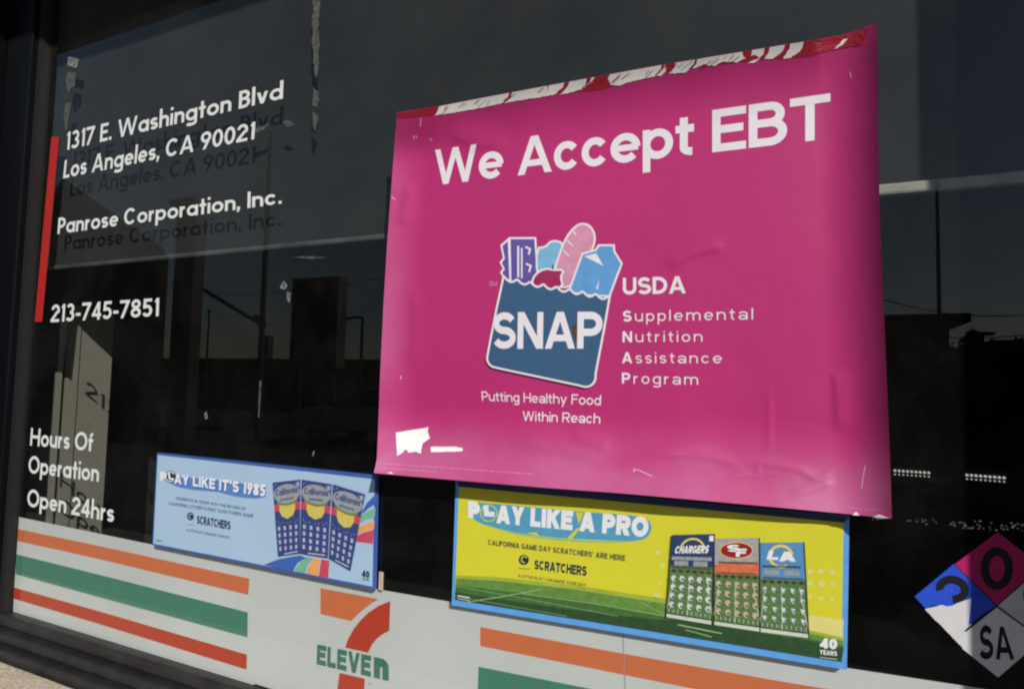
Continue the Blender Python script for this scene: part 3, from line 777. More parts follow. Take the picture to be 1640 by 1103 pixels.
for k, q in enumerate(TQ):
    q = c6(*q)
    L = 6
    L = 6 + (2 - k) * 6
    tk = obj('ticket', lay(S2, [poly(q)], L), M_tg, yel)
    obj('ticket_edge', lay(S2, [stroke([q[1], q[2]], 1.5), stroke([q[3], q[0]], .7)], L + 5.2, None, .1), M_fge, tk)
    obj('ticket_sky', lay(S2, [poly(in_quad(q, rect(0, 0, 1, .40 if k else .37)))], L + 1), M_st[k], tk)
    if k == 0:
        obj('bolt_crest', lay(S2, [stroke(in_quad(q, arcpts(.5, .17, .27, .12, 180, 360, 12)), 3.2)], L + 2), M_gold, tk)
        obj('team_lettering', lay(S2, text('CHARGERS', in_quad(q, [(.08, .225), (.86, .215), (.12, .135), (.9, .125)]), .26, .73, .06), L + 3, None, .05), W1, tk)
        obj('ticket_panel', lay(S2, [poly(in_quad(q, rect(.03, .26, .95, .30))), poly(in_quad(q, rect(.1, .31, .42, .365))), poly(in_quad(q, rect(.54, .31, .86, .365)))], L + 2), M_gry, tk)
    elif k == 1:
        obj('sunset', lay(S2, [poly(in_quad(q, [(0, .30), (.3, .27), (.7, .28), (1, .26), (1, .40), (0, .40)]))], L + 2), M_oran, tk)
        obj('crest', lay(S2, [poly(in_quad(q, ell(.49, .135, .37, .095, 30)))], L + 3), M_gold, tk)
        obj('crest_oval', lay(S2, [poly(in_quad(q, ell(.49, .135, .35, .085, 30)))], L + 3.5), M_rdp, tk)
        obj('crest_letters', lay(S2, text('S', in_quad(q, [(.28, .15), (.58, .15), (.28, .07), (.58, .07)]), .26) + text('F', in_quad(q, [(.48, .205), (.72, .205), (.48, .115), (.72, .115)]), .26), L + 4, None, .1), W1, tk)
        obj('ticket_script', lay(S2, words(1, in_quad(q, [(.1, .29), (.95, .29), (.1, .25), (.95, .25)]), rn), L + 3), M_fb, tk)
    else:
        obj('horn', lay(S2, [stroke(in_quad(q, arcpts(.47, .15, .26, .115, 60, 350, 16)), 4.2)], L + 2), M_gold, tk)
        obj('team_lettering', lay(S2, text('L', in_quad(q, [(.14, .19), (.4, .19), (.2, .09), (.44, .09)]), .3) + text('A', in_quad(q, [(.42, .205), (.8, .205), (.42, .1), (.8, .1)]), .3), L + 3, None, .1), W1, tk)
        obj('ticket_script', lay(S2, words(1, in_quad(q, [(.05, .28), (.9, .28), (.05, .24), (.9, .24)]), rn), L + 3), M_fb, tk)
        obj('ticket_panel', lay(S2, [poly(in_quad(q, rect(.08, .30, .42, .355))), poly(in_quad(q, rect(.54, .30, .86, .355)))], L + 2), M_gry, tk)
    obj('football_row', lay(S2, [poly(in_quad(q, ell(.1 + i * .16, .43, .055, .018, 12))) for i in range(6)], L + 2), M_fb, tk)
    hs = []
    for i in range(5):
        for j in range(4):
            u, v = .1 + i * .2 + rn.uniform(-.01, .01), .52 + j * .105
            if k == 2: hs.append(poly(in_quad(q, [(u - .045, v - .03), (u + .05, v - .02), (u + .02, v + .035), (u - .03, v + .012)])))
            else: hs.append(poly(in_quad(q, [(u - .065, v - .005), (u - .03, v - .034), (u + .035, v - .034), (u + .07, v), (u + .03, v + .012), (u + .05, v + .034), (u - .03, v + .03)])))
    obj('helmet_grid', lay(S2, hs, L + 2), M_hel2 if k == 1 else M_hel, tk)
    obj('yard_line', lay(S2, [stroke(in_quad(q, [(.47, .48), (.46, .97)]), 1.0), stroke(in_quad(q, [(.85, .48), (1.0, .93)]), 1.2), stroke(in_quad(q, [(.12, .48), (-.0, .9)]), .9)] + [stroke(in_quad(q, [(.05 + i * .1, .89), (.05 + i * .1, .93)]), .9) for i in range(10)] + [poly(in_quad(q, rect(0, .955, 1, .995)))], L + 1.5), M_hel, tk)
    msk = []
    for i in range(5):
        for j in range(4):
            u, v = .1 + i * .2 + rn.uniform(-.02, .02), .52 + j * .105 + rn.uniform(-.006, .006)
            msk.append(poly(in_quad(q, [(u + .01, v + .0), (u + .06, v - .004), (u + .045, v + .022), (u + .0, v + .016)])))
    obj('helmet_mask', lay(S2, msk, L + 2.6), M_st[k] if k != 1 else M_rdp, tk)
    obj('scratch_note', lay(S2, words(1, in_quad(q, [(.04, .955), (.96, .955), (.04, .935), (.96, .935)]), rn) + words(1, in_quad(q, [(.06, .40), (.94, .40), (.06, .375), (.94, .375)]), rn), L + 3), M_fb, tk)
    if k == 0: obj('price_tag', lay(S2, [poly(in_quad(q, rect(.88, .02, .98, .08)))], L + 3), W1, tk)

# ---- hazard diamond
D1 = Flat(.0014)
dl, dt, db, dc, dr = (1463, 954.6), (1597.7, 850.5), (1598.8, 1086), (1596.5, 969.5), (1741, 962)
dia = thing('hazard_diamond', 'four coloured hazard diamond sticker with torn blue quarter, half in shade', 'sticker', at(db, .0014))
mid = lambda a, b: ((a[0] + b[0]) / 2, (a[1] + b[1]) / 2)
ml, mt_, mb, mr = mid(dl, dt), mid(dt, dr), mid(dl, db), mid(db, dr)
ml = c7((622, 555))[0]; mb = c7((655, 858))[0]
mb = (1539, 1022)
WS = mat('white_sticker', (.58, .58, .59), .5, .2, noise=.03); M_mag = mat('magenta_sticker', pic(176, 32, 96), .5, .15); M_blu = mat('blue_sticker', pic(44, 80, 205), .5, .15); M_blk = mat('black_ink', (.006, .006, .010), .6, .25)
obj('sheet', lay(D1, [poly([dl, dt, dr, db])], 0), M_blk, dia)
ins = lambda ps, k: [(p[0] + (sum(a[0] for a in ps) / 4 - p[0]) * k, p[1] + (sum(a[1] for a in ps) / 4 - p[1]) * k) for p in ps]
obj('red_quarter', lay(D1, [poly(ins([ml, dt, mr if False else mt_, dc], .025))], 1), M_mag, dia)
tear = c7((497, 748), (530, 738), (570, 732), (590, 740), (615, 738), (640, 725), (660, 718), (700, 705))
tear_l = [tear[0]] + tear[1:]
obj('blue_quarter', lay(D1, [poly([(dl[0] + 2, dl[1])] + [ml, (dc[0] - 2, dc[1] + 0)] + c7((735, 785), (688, 825)) + tear[::-1])], 1.6), M_blu, dia)
obj('torn_paper', lay(D1, [poly(ragged(c7((495, 752), (700, 704), (700, 820), (668, 850), (690, 860), (690, 948), (672, 925), (655, 915)), .5, 6))], 1), WS, dia)
obj('white_quarter', lay(D1, [poly([(dc[0], dc[1] + 2.5)] + [(mr[0] - 2, mr[1])] + [(db[0], db[1] - 2)] + c7((660, 925)) + c7((664, 862)))], 1.3), WS, dia)
obj('yellow_quarter', lay(D1, [poly(ins([dc, mt_, dr, mr], .025))], 1), mat('faded_sticker', (.48, .48, .48), .5, .2), dia, label='faded pale quarter of the diamond')
nm = [stroke(smooth(c7((566, 678), (560, 655), (575, 632), (610, 620), (652, 632), (674, 660), (668, 692), (640, 708), (606, 714)), 2, False), 13)]
obj('numeral', lay(D1, nm, 2.4), M_blk, dia)
zc = c7((812, 575))[0]
obj('numeral', lay(D1, [stroke(ell(zc[0], zc[1], 19.5, 27.5, 34), 13.5, True)], 2.4), M_blk, dia)
obj('numeral', lay(D1, [stroke(ell(1664, 952, 20, 28, 34), 10, True)], 2.4), M_blk, dia)
obj('lettering', lay(D1, text('SA', c7((732, 972), (890, 974), (738, 820), (868, 832)), .2, .73, .1), 2.4, None, .1), M_blk, dia)

# ---- pink benefit poster: a sheet whose edges curl away from the glass
TOP = [(636, 180.5), (704.6, 170), (782, 155), (908, 131.5), (1060, 104), (1185, 83.5), (1292, 66), (1350, 56), (1380, 47), (1404, 37)]
BOT = [(598.7, 757), (660, 762.5), (730, 768.5), (865, 780), (1000, 790), (1125, 801), (1252, 812.7), (1330, 820), (1380, 825), (1428, 829)]
LEF = [(636, 180.5), (630, 255), (624.4, 329.5), (620, 390), (614, 490), (608.7, 600), (605.5, 690), (603.5, 735), (598.7, 757)]
RIG = [(1404, 37), (1406, 120), (1405.6, 200), (1408, 311.7), (1411.5, 410), (1415.8, 504.6), (1421, 630), (1426, 753), (1428, 829)]
def along(pl, u, axis):
    a, b = pl[0][axis], pl[-1][axis]
    v = a + (b - a) * u
    for i in range(len(pl) - 1):
        lo, hi = pl[i][axis], pl[i + 1][axis]
        if v <= hi or i == len(pl) - 2:
            s = (v - lo) / (hi - lo)
            return (pl[i][0] + (pl[i + 1][0] - pl[i][0]) * s, pl[i][1] + (pl[i + 1][1] - pl[i][1]) * s)
def sheet_px(u, v):
    t_, b_, l_, r_ = along(TOP, u, 0), along(BOT, u, 0), along(LEF, v, 1), along(RIG, v, 1)
    c = [TOP[0], TOP[-1], BOT[0], BOT[-1]]
    return tuple((1 - v) * t_[i] + v * b_[i] + (1 - u) * l_[i] + u * r_[i] - ((1 - u) * (1 - v) * c[0][i] + u * (1 - v) * c[1][i] + (1 - u) * v * c[2][i] + u * v * c[3][i]) for i in (0, 1))
CREASE = [(k6((90, 372), (190, 325), (330, 300), (500, 302), (640, 322), (740, 355), (820, 408)), 7, .0011), (k6((700, 345), (820, 345), (920, 352), (1050, 378), (1110, 395), (1180, 440), (1240, 428), (1320, 378), (1385, 325)), 6, .0010),
          (k6((820, 408), (925, 358)), 5, .0006), (k6((980, 545), (1120, 508), (1230, 470), (1330, 440)), 7, .0010), (k6((610, 415), (800, 410), (1065, 412), (1062, 470)), 3.5, .0004), (k6((938, 345), (938, 200), (938, 60), (930, -200)), 5, .0005),
          (k2((340, 130), (420, 72), (520, 20), (640, -12), (720, -8)), 8, .0012), (k5((1200, 340), (1420, 430), (1640, 520)), 12, .0012), ([(655, 420), (668, 520), (650, 640)], 10, .0012), ([(662, 270), (648, 330), (640, 380)], 9, .0014),
          ([(1330, 560), (1345, 640), (1338, 720)], 12, .0012), ([(760, 690), (900, 720), (1010, 742)], 16, .0014), ([(690, 200), (760, 232), (850, 236)], 14, .0012)]
CREASE = [(smooth(p, 2, False), w, h) for p, w, h in CREASE]
CBOX = [(min(a for a, _ in p) - 3 * w, max(a for a, _ in p) + 3 * w, min(b for _, b in p) - 3 * w, max(b for _, b in p) + 3 * w) for p, w, h in CREASE]
def relief(px):
    t_ = 0.0
    for (p, w, h), bb in zip(CREASE, CBOX):
        if not (bb[0] < px[0] < bb[1] and bb[2] < px[1] < bb[3]): continue
        best, sg, en = 1e9, 1, 1.0
        for i in range(len(p) - 1):
            ax, ay = p[i]; bx, by = p[i + 1]
            dx, dy = bx - ax, by - ay
            t0 = max(0.0, min(1.0, ((px[0] - ax) * dx + (px[1] - ay) * dy) / (dx * dx + dy * dy + 1e-9)))
            ex, ey = px[0] - ax - dx * t0, px[1] - ay - dy * t0
            d = math.hypot(ex, ey)
            if d < best: best, sg, en = d, (1 if dx * ey - dy * ex > 0 else -1), (i + t0) / (len(p) - 1)
        t_ += 1.5 * h * math.exp(-(best / (w * (.6 if sg > 0 else 1.6))) ** 2) * min(1.0, 5 * en, 5 * (1 - en))
    return t_
def curl(u, v):
    s = lambda x: max(0.0, min(1.0, x))
    r = s((u - .88) / .12); l = s((.075 - u) / .075); tp = s((.15 - v) / .15); bt = s((v - .80) / .20)
    o_ = .012 + .0285 * r ** 2.2 + .010 * l ** 1.8 + .028 * tp ** 1.9 * (1 - .7 * r) + .047 * bt ** 1.9 * (1 - .25 * u - .42 * s((u - .6) / .4) ** 1.2)
    o_ += .0026 * math.sin(u * 9.0 + v * 3.0) * math.sin(v * 5.2 + .6) + .0009 * math.sin(u * 23 + 1.0) * (v ** 2) + .0007 * math.sin(u * 31 + 4 * v) * tp
    o_ += .010 * math.exp(-((u - 0.03) ** 2 + (v - .02) ** 2) / .006)
    return o_
class Curled:
    def __call__(s, px, layer=0):
        u, v = (px[0] - 620) / 790.0, (px[1] - 180) / 600.0
        for _ in range(6):                         # find the sheet coordinates that land on this pixel
            p = sheet_px(u, v)
            ex, ey = px[0] - p[0], px[1] - p[1]
            du = [(a - b) / .02 for a, b in zip(sheet_px(u + .01, v), sheet_px(u - .01, v))]
            dv = [(a - b) / .02 for a, b in zip(sheet_px(u, v + .01), sheet_px(u, v - .01))]
            det = du[0] * dv[1] - du[1] * dv[0]
            u += (ex * dv[1] - ey * dv[0]) / det
            v += (du[0] * ey - du[1] * ex) / det
            u = max(-.02, min(1.02, u)); v = max(-.02, min(1.02, v))
        return at(px, curl(u, v) + relief(px) + layer * EPS * 1.6)
K = Curled()
post = thing('benefit_poster', 'large bright pink poster with curling edges taped to the shop window', 'poster', at((1000, 790), .02))
NU, NV = 220, 165
vs = []
for j in range(NV + 1):
    for i in range(NU + 1):
        u, v = i / NU, j / NV
        q_ = sheet_px(u, v)
        vs.append(at(q_, curl(u, v) + relief(q_)))
fs = [(j * (NU + 1) + i, j * (NU + 1) + i + 1, (j + 1) * (NU + 1) + i + 1, (j + 1) * (NU + 1) + i) for j in range(NV) for i in range(NU)]
M_pk = mat('pink_print', pic(176, 42, 108, 1.0), .44, .5, noise=.05, scale=4, bump=.10, bscale=16)
# glare on the out-curled foot and side, painted in as a pale dusty tint
t = M_pk.node_tree
pb = t.nodes['Principled BSDF']
src = pb.inputs['Base Color'].links[0].from_socket
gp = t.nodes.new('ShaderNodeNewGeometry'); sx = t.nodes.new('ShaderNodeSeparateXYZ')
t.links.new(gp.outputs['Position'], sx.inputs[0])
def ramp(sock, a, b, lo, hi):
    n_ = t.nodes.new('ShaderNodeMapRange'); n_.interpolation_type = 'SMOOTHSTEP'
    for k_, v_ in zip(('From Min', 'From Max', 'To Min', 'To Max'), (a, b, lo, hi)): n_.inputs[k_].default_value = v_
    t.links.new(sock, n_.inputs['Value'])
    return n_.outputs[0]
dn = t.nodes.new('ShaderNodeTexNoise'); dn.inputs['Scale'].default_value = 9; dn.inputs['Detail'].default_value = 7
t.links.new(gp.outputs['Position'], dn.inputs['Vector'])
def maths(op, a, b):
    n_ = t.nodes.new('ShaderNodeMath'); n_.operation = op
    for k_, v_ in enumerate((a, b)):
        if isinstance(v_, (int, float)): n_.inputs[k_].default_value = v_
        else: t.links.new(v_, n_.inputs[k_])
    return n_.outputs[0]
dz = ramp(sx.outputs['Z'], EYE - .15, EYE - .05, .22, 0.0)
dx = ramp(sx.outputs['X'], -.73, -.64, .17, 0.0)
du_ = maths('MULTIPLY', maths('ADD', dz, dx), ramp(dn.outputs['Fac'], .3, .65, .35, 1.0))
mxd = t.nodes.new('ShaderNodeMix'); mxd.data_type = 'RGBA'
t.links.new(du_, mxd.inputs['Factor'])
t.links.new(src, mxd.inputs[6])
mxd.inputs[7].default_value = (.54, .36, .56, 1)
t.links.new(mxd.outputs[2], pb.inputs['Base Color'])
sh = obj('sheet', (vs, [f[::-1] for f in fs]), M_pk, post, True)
sm = sh.modifiers.new('thickness', 'SOLIDIFY')
sm.thickness = .0005
sm.offset = -1
sm.use_rim = False
W2 = mat('poster_white_print', (.73, .69, .74), .4, .5, noise=.02)
def ink(name, shapes, m, layer=1, parent=None, dl=.1, maxlen=26, label=None): return obj(name, lay(K, shapes, layer, maxlen, dl), m, parent or post, label=label)
ink('headline', text('We Accept EBT', ((696, 297), (1330, 222), (696, 240.5), (1330, 149.5)), .185, .74, .055), W2)
ink('agency_name', text('USDA', ((997.5, 472), (1098.5, 469.5), (997.5, 445), (1098, 442)), .2, .73, .09), W2)
for s_, q in (('Supplemental', ((997.5, 515), (1206, 511.5), (997.5, 497.5), (1206, 493))), ('Nutrition', ((997, 548), (1125, 547), (997, 530.5), (1125, 530))), ('Assistance', ((996, 581.5), (1156, 581.5), (996, 564), (1156, 564.5))), ('Program', ((996, 614), (1118, 616), (996, 596.5), (1118, 598.5)))):
    ink('programme_line', text(s_, q, .115, .72, .3, False, .2), W2)
ink('slogan_line', text('Putting Healthy Food', ((772, 641.5), (962, 649), (771, 626.5), (963, 632.5)), .13, .72, .11), W2)
ink('slogan_line', text('Within Reach', ((837, 673.5), (961, 678), (837, 658), (962, 662)), .13, .72, .11), W2)
# grocery bag
M_teal = mat('teal_print', pic(58, 92, 128), .4, noise=.04); M_pur = mat('purple_print', pic(98, 84, 160), .4); M_lb = mat('light_blue_print', pic(124, 182, 214), .4); M_br = mat('bread_pink_print', pic(214, 146, 176), .4); M_mk = mat('milk_blue_print', pic(98, 158, 214), .4); M_ap = mat('cherry_print', pic(158, 40, 92), .4)
scal = []
for i in range(8):
    x0, y0 = 200 + i * 62.5, 352 + i * 11.5
    scal += [(x0 + 62.5 * t, y0 + 11.5 * t + 18 * math.sin(math.pi * t) - 8 - 16 * 0) for t in (0.02, .25, .5, .75, .98)]
scal = [(x, y) for x, y in scal]
bag_in = k1(*(scal[::1] + [(698, 440), (672, 590), (632, 800)] + arcpts(590, 815, 42, 42, 10, 100, 6) + [(560, 850), (175, 768)] + arcpts(165, 725, 40, 40, 115, 185, 6) + [(140, 640), (170, 490)]))
bag = ink('grocery_bag', [poly(grow(bag_in, 3.4))], W2, 1)
items = [('cereal_box', [(232, 158), (345, 158), (358, 380), (236, 372)], M_pur, [('cereal_mark', [stroke(k1((268, 190), (268, 340)), 3.2), stroke(k1((285, 200), (285, 345)), 2.5), stroke(k1((302, 195), (325, 205), (318, 232)), 3), stroke(k1((305, 275), (328, 285), (320, 315)), 3)], W2)]),
         ('cereal_side', [(193, 190), (218, 168), (226, 350), (205, 340), (192, 318), (205, 300), (190, 270), (205, 250)], M_pur, []),
         ('leafy_greens', smooth([(360, 205), (400, 200), (430, 168), (480, 180), (470, 230), (440, 300), (420, 360), (362, 330)], 1), M_lb, []),
         ('bread_loaf', smooth([(440, 330), (462, 250), (500, 150), (555, 88), (605, 92), (632, 140), (622, 200), (575, 260), (520, 385), (450, 380)], 2), M_br, [('crust_cut', [stroke(k1((530, 120), (545, 138)), 2), stroke(k1((502, 165), (530, 190)), 2), stroke(k1((482, 210), (512, 240)), 2)], W2)]),
         ('apple', smooth([(335, 375), (350, 330), (395, 302), (440, 310), (482, 308), (465, 335), (478, 385), (400, 395)], 1), M_ap, [('apple_stalk', [stroke(k1((432, 302), (434, 280)), 1.6)], M_blk)]),
         ('milk_carton', [(515, 405), (578, 232), (640, 214), (655, 192), (720, 192), (722, 218), (757, 275), (700, 425), (600, 420)], M_mk, [('carton_fold', [poly(k1((583, 240), (640, 226), (676, 286))), poly(k1((640, 395), (655, 345), (648, 398)))], W2)])]
for n_, (nm_, pts, m_, subs) in enumerate(items):
    pts = k1(*pts)
    L = 2 + n_ * 1.6
    ink(nm_ + '_outline', [poly(grow(pts, 3.2))], W2, L, bag)
    ink(nm_, [poly(pts)], m_, L + .8, bag)
    for s_, shp, m2 in subs: ink(s_, shp, m2, L + 1.4, bag)
ink('bag_rim', [poly(grow(bag_in, 3.4))], W2, 13, bag)
ink('bag_front', [poly(bag_in)], M_teal, 14, bag)
ink('bag_lettering', text('SNAP', ((789, 558.5), (964.5, 558), (790, 500), (965.5, 499)), .2, .73, .06), W2, 15, bag)
ink('scuff', [poly(ragged(k1((522, 575), (545, 560), (556, 600), (545, 650), (528, 610)), .7, 4))], mat('brown_scuff', (.06, .045, .03), .8), 15, bag)
ink('service_mark', text('SM', ((783, 457.5), (796, 458), (783, 450), (796, 450.5)), .14, .73, .12), mat('faint_pink_print', pic(214, 140, 180), .4), 1)
# worn print along the top edge, the print cracked in slanting slits
M_redp = mat('worn_red_print', pic(165, 30, 52), .4, .5, noise=.12, scale=60)
M_wp = mat('bare_paper', (.80, .79, .77), .6, .3, noise=.05, scale=90)
def edge(u): return along(TOP, u, 0)
rnd = random.Random(5)
redp = [(x, y + .6) for x, y in TOP[:-1]] + [(1392, 46)] + [(1380, 72), (1330, 82), (1290, 92)] + [(1215, 96), (1180, 100), (1120, 107), (1050, 118), (1010, 127), (970, 143), (940, 146), (910, 147), (870, 152), (820, 160), (760, 171), (720, 178), (690, 185), (665, 188), (637, 190)]
ink('worn_red_edge', [poly(ragged(redp, .4, 16, rnd))], M_redp, 1, maxlen=18)
wp = [k3((370, 575), (410, 525), (660, 475), (672, 485), (700, 470), (815, 447), (740, 510), (600, 540), (480, 560)), k3((760, 508), (830, 445), (990, 410), (1002, 440), (1015, 408), (1120, 388), (1040, 460), (960, 475), (860, 490)),
      k3((1070, 460), (1140, 390), (1235, 375), (1190, 430), (1150, 445)), k3((1200, 425), (1255, 375), (1360, 350), (1340, 365), (1290, 372), (1240, 395)), k3((1355, 405), (1340, 375), (1385, 345), (1600, 303), (1570, 355), (1480, 385), (1400, 408)),
      k4((5, 395), (60, 335), (222, 305), (170, 365), (90, 385)), k4((180, 362), (232, 318), (240, 330), (205, 362)), k4((255, 350), (310, 292), (420, 270), (350, 345)), k4((385, 325), (430, 268), (650, 232), (692, 262), (640, 285), (560, 280), (520, 305), (450, 298)),
      k4((700, 292), (770, 260), (745, 242), (720, 250), (740, 218), (800, 206), (790, 245), (740, 290)), k4((795, 268), (845, 200), (900, 190), (935, 190), (880, 240), (850, 262)), k4((905, 266), (950, 188), (1035, 172), (1000, 222), (950, 258)), k4((1198, 208), (1250, 155), (1280, 145), (1245, 185))]
for p in wp:
    q_ = []
    for x_, y_ in ragged(p, .75, 3.2, rnd):
        ey = edge((x_ - TOP[0][0]) / (TOP[-1][0] - TOP[0][0]))[1]
        q_.append((x_, ey + .3 if y_ - ey < 7 else y_))
    ink('torn_edge', [poly(q_)], M_wp, 2, maxlen=14)
for k_ in range(34):
    e_ = edge(rnd.uniform(.1, .82)); l_ = rnd.uniform(8, 22)
    x0_, y0_ = e_[0] + rnd.uniform(-2, 2), e_[1] + rnd.uniform(1, 8)
    ink('print_slit', [stroke([(x0_, y0_), (x0_ - l_ * rnd.uniform(.5, 1.0), y0_ + l_ * rnd.uniform(.55, .8))], rnd.uniform(.4, 1.3), taper=False)], M_redp, 3)
ink('bare_patch', [poly(ragged(k5((175, 370), (385, 335), (380, 362), (395, 405), (345, 440), (335, 505), (300, 490), (260, 500), (240, 475), (215, 500), (185, 518)), .4, 6, rnd)), poly(ragged(k5((400, 460), (560, 460), (605, 470), (600, 490), (400, 495)), .3, 6, rnd))], M_wp, 1)
ink('bare_patch', [poly(ragged(k6((1385, 630), (1405, 612), (1425, 632)), .3, 5, rnd)), poly(ragged(k6((1495, 640), (1530, 627), (1590, 648), (1540, 650)), .4, 5, rnd)), poly(k5((120, 628), (145, 622), (160, 634)))], M_wp, 1)
M_crs = mat('crease_pink', pic(206, 92, 150), .35, .5)
M_scr = mat('scratch_white', pic(222, 180, 205), .5, .4)
cre = [k6((330, 300), (430, 297), (540, 303)), k6((740, 355), (800, 398), (820, 408), (860, 390)), k6((1110, 397), (1180, 440), (1240, 428), (1320, 378)), k6((610, 416), (800, 411), (1065, 413))]
for p in cre: ink('crease', [stroke(smooth(p, 2, False), 1.5, taper=True)], M_crs, 1, maxlen=14)
scr = [k6((185, 388), (205, 380), (290, 418)), k6((1455, 360), (1442, 420), (1435, 485)), k6((187, 372), (190, 395)), k4((1285, 340), (1292, 370)), k3((250, 690), (256, 712)), k3((265, 688), (272, 704)), k3((130, 1030), (150, 1045)), k5((205, 5), (210, 30)), k3((295, 590), (290, 640)), k3((345, 705), (356, 716))]
for p in scr: ink('scratch', [stroke(p, 1.3)], M_scr, 1)
M_fp = mat('fine_print', pic(214, 130, 178), .4)
rn = random.Random(8)
ink('fine_print', words(1, k5((80, 572), (1055, 640), (80, 560), (1055, 628)), rn) + words(1, k5((75, 602), (445, 625), (75, 590), (445, 613)), rn) + words(1, k6((1335, 592), (1562, 612), (1335, 582), (1562, 602)), rn), M_fp, 1, dl=0)

# ================================================================== ACROSS THE STREET, seen mirrored in the glass
M_bld = mat('olive_render', (.10, .095, .07), .9, .2, noise=.15, scale=2); M_bld2 = mat('grey_render', (.05, .048, .045), .9, .2, noise=.15, scale=2); M_steel = mat('dark_steel', (.02, .018, .016), .6, .4); M_glz = mat('dark_glazing', (.01, .012, .015), .1, .5); M_roof = mat('roofing', (.03, .03, .03), .9, .2)
def fdist(px, L): return mirrored(px, L)
# steel post of the forecourt
p0, p1 = fdist((268, 600), 3.4), fdist((299, 600), 3.4)
ztop = fdist((285, 330), 3.4).z
r = thing('forecourt_post', 'broad dark post reflected in the glass between the phone number and the pole', 'post', ((p0.x + p1.x) / 2, -3.4, -.12))
bevel(obj('shaft', box(p0.x, p1.x, -3.55, -3.4, -.12, ztop), M_steel, r), .02)
obj('cap', box(p0.x - .05, p1.x + .05, -3.6, -3.35, ztop, ztop + .06), M_steel, r)
obj('base_plate', box(p0.x - .1, p1.x + .1, -3.65, -3.3, -.12, -.09), M_steel, r)
# utility pole with a brace
L = 11
b0 = fdist((415, 625), L); b0.z = -.12
t0 = fdist((418, 285), L)
r = thing('utility_pole', 'tall thin dark pole with a sloping brace reflected beside the lettering', 'pole', b0)
obj('shaft', tube([b0, (b0.x, b0.y, t0.z * .5), (b0.x, b0.y, t0.z + 1.2)], [.085, .075, .06], 12), M_steel, r)
obj('brace', tube([fdist((303, 450), L), fdist((414, 517), L)], .055, 8), M_steel, r)
obj('bracket', tube([fdist((408, 508), L), fdist((422, 520), L)], .10, 8), M_steel, r)
def building(name, label, pxl, pxr, roof_px, L, depth, m, overhang=.0, gable=None):
    a, b = fdist(pxl, L), fdist(pxr, L)
    x0, x1 = sorted((a.x, b.x))
    z = fdist(roof_px, L).z
    r = thing(name, label, 'building', ((x0 + x1) / 2, -L, -.12))
    obj('wall', box(x0, x1, -L - depth, -L, -.12, z - .2), m, r)
    bevel(obj('roof', box(x0 - overhang, x1 + overhang, -L - depth - overhang, -L + overhang, z - .198, z), M_roof, r), .02)
    n = max(2, int((x1 - x0) / 3.0))
    for k in range(n):
        xx = x0 + (k + .5) * (x1 - x0) / n
        w_ = obj('window', join(box(xx - .7, xx + .7, -L + .002, -L + .06, 2.0, 2.08), box(xx - .7, xx + .7, -L + .002, -L + .06, .9, .98), box(xx - .7, xx - .62, -L + .002, -L + .06, .98, 2.0), box(xx + .62, xx + .7, -L + .002, -L + .06, .98, 2.0)), M_steel, r)
        obj('pane', box(xx - .62, xx + .62, -L + .002, -L + .02, .98, 2.0), M_glz, w_)
    return r
building('low_building', 'long low dark building with a flat roof reflected across the street', (120, 580), (640, 592), (330, 574), 24, 10, M_bld2, .3)
building('flat_roofed_building', 'small dark building with projecting flat roof reflected beside the pink poster', (1300, 510), (1520, 510), (1480, 505), 16, 8, M_bld2, .35)
# gabled olive building behind the lettering
L = 9
gx0, gx1, ga, gb = fdist((60, 560), L).x, fdist((262, 560), L).x, fdist((105, 295), L).z, fdist((262, 398), L).z
r = thing('gabled_building', 'olive building with a sloping roof reflected behind the telephone number', 'building', ((gx0 + gx1) / 2, -L, -.12))
v = [(gx0, -L, -.12), (gx1, -L, -.12), (gx1, -L, gb - .2), (gx0 + 1.2, -L, ga - .2), (gx0 - 1.5, -L, gb - .2), (gx0 - 1.5, -L, -.12)]
n = len(v)
v2 = v + [(x * 1.95, y - 9, z) for x, y, z in v]
obj('wall', (v2, [tuple(range(n)), tuple(range(2 * n - 1, n - 1, -1))] + [(i, n + i, n + (i + 1) % n, (i + 1) % n) for i in range(n)]), M_bld, r)
rv = [(gx1 + .25, gb - .29), (gx0 + 1.2, ga - .17), (gx0 - 1.75, gb - .29), (gx0 - 1.75, gb - .1), (gx0 + 1.2, ga + .02), (gx1 + .25, gb - .1)]
v3 = [(x, -L + .3, z) for x, z in rv] + [(x * 1.97, -L - 9.2, z) for x, z in rv]
obj('roof', (v3, [tri(rv)[i] for i in range(len(tri(rv)))] + [tuple(6 + j for j in t_) for t_ in tri(rv)] + [(i, 6 + i, 6 + (i + 1) % 6, (i + 1) % 6) for i in range(6)]), M_soffit, r)
dr_ = obj('door', box(gx0 + 2.0, gx0 + 3.0, -L + .002, -L + .05, -.12, 2.0), M_steel, r)
obj('handle', box(gx0 + 2.85, gx0 + 2.9, -L + .052, -L + .1, .9, 1.05), M_alu2, dr_)
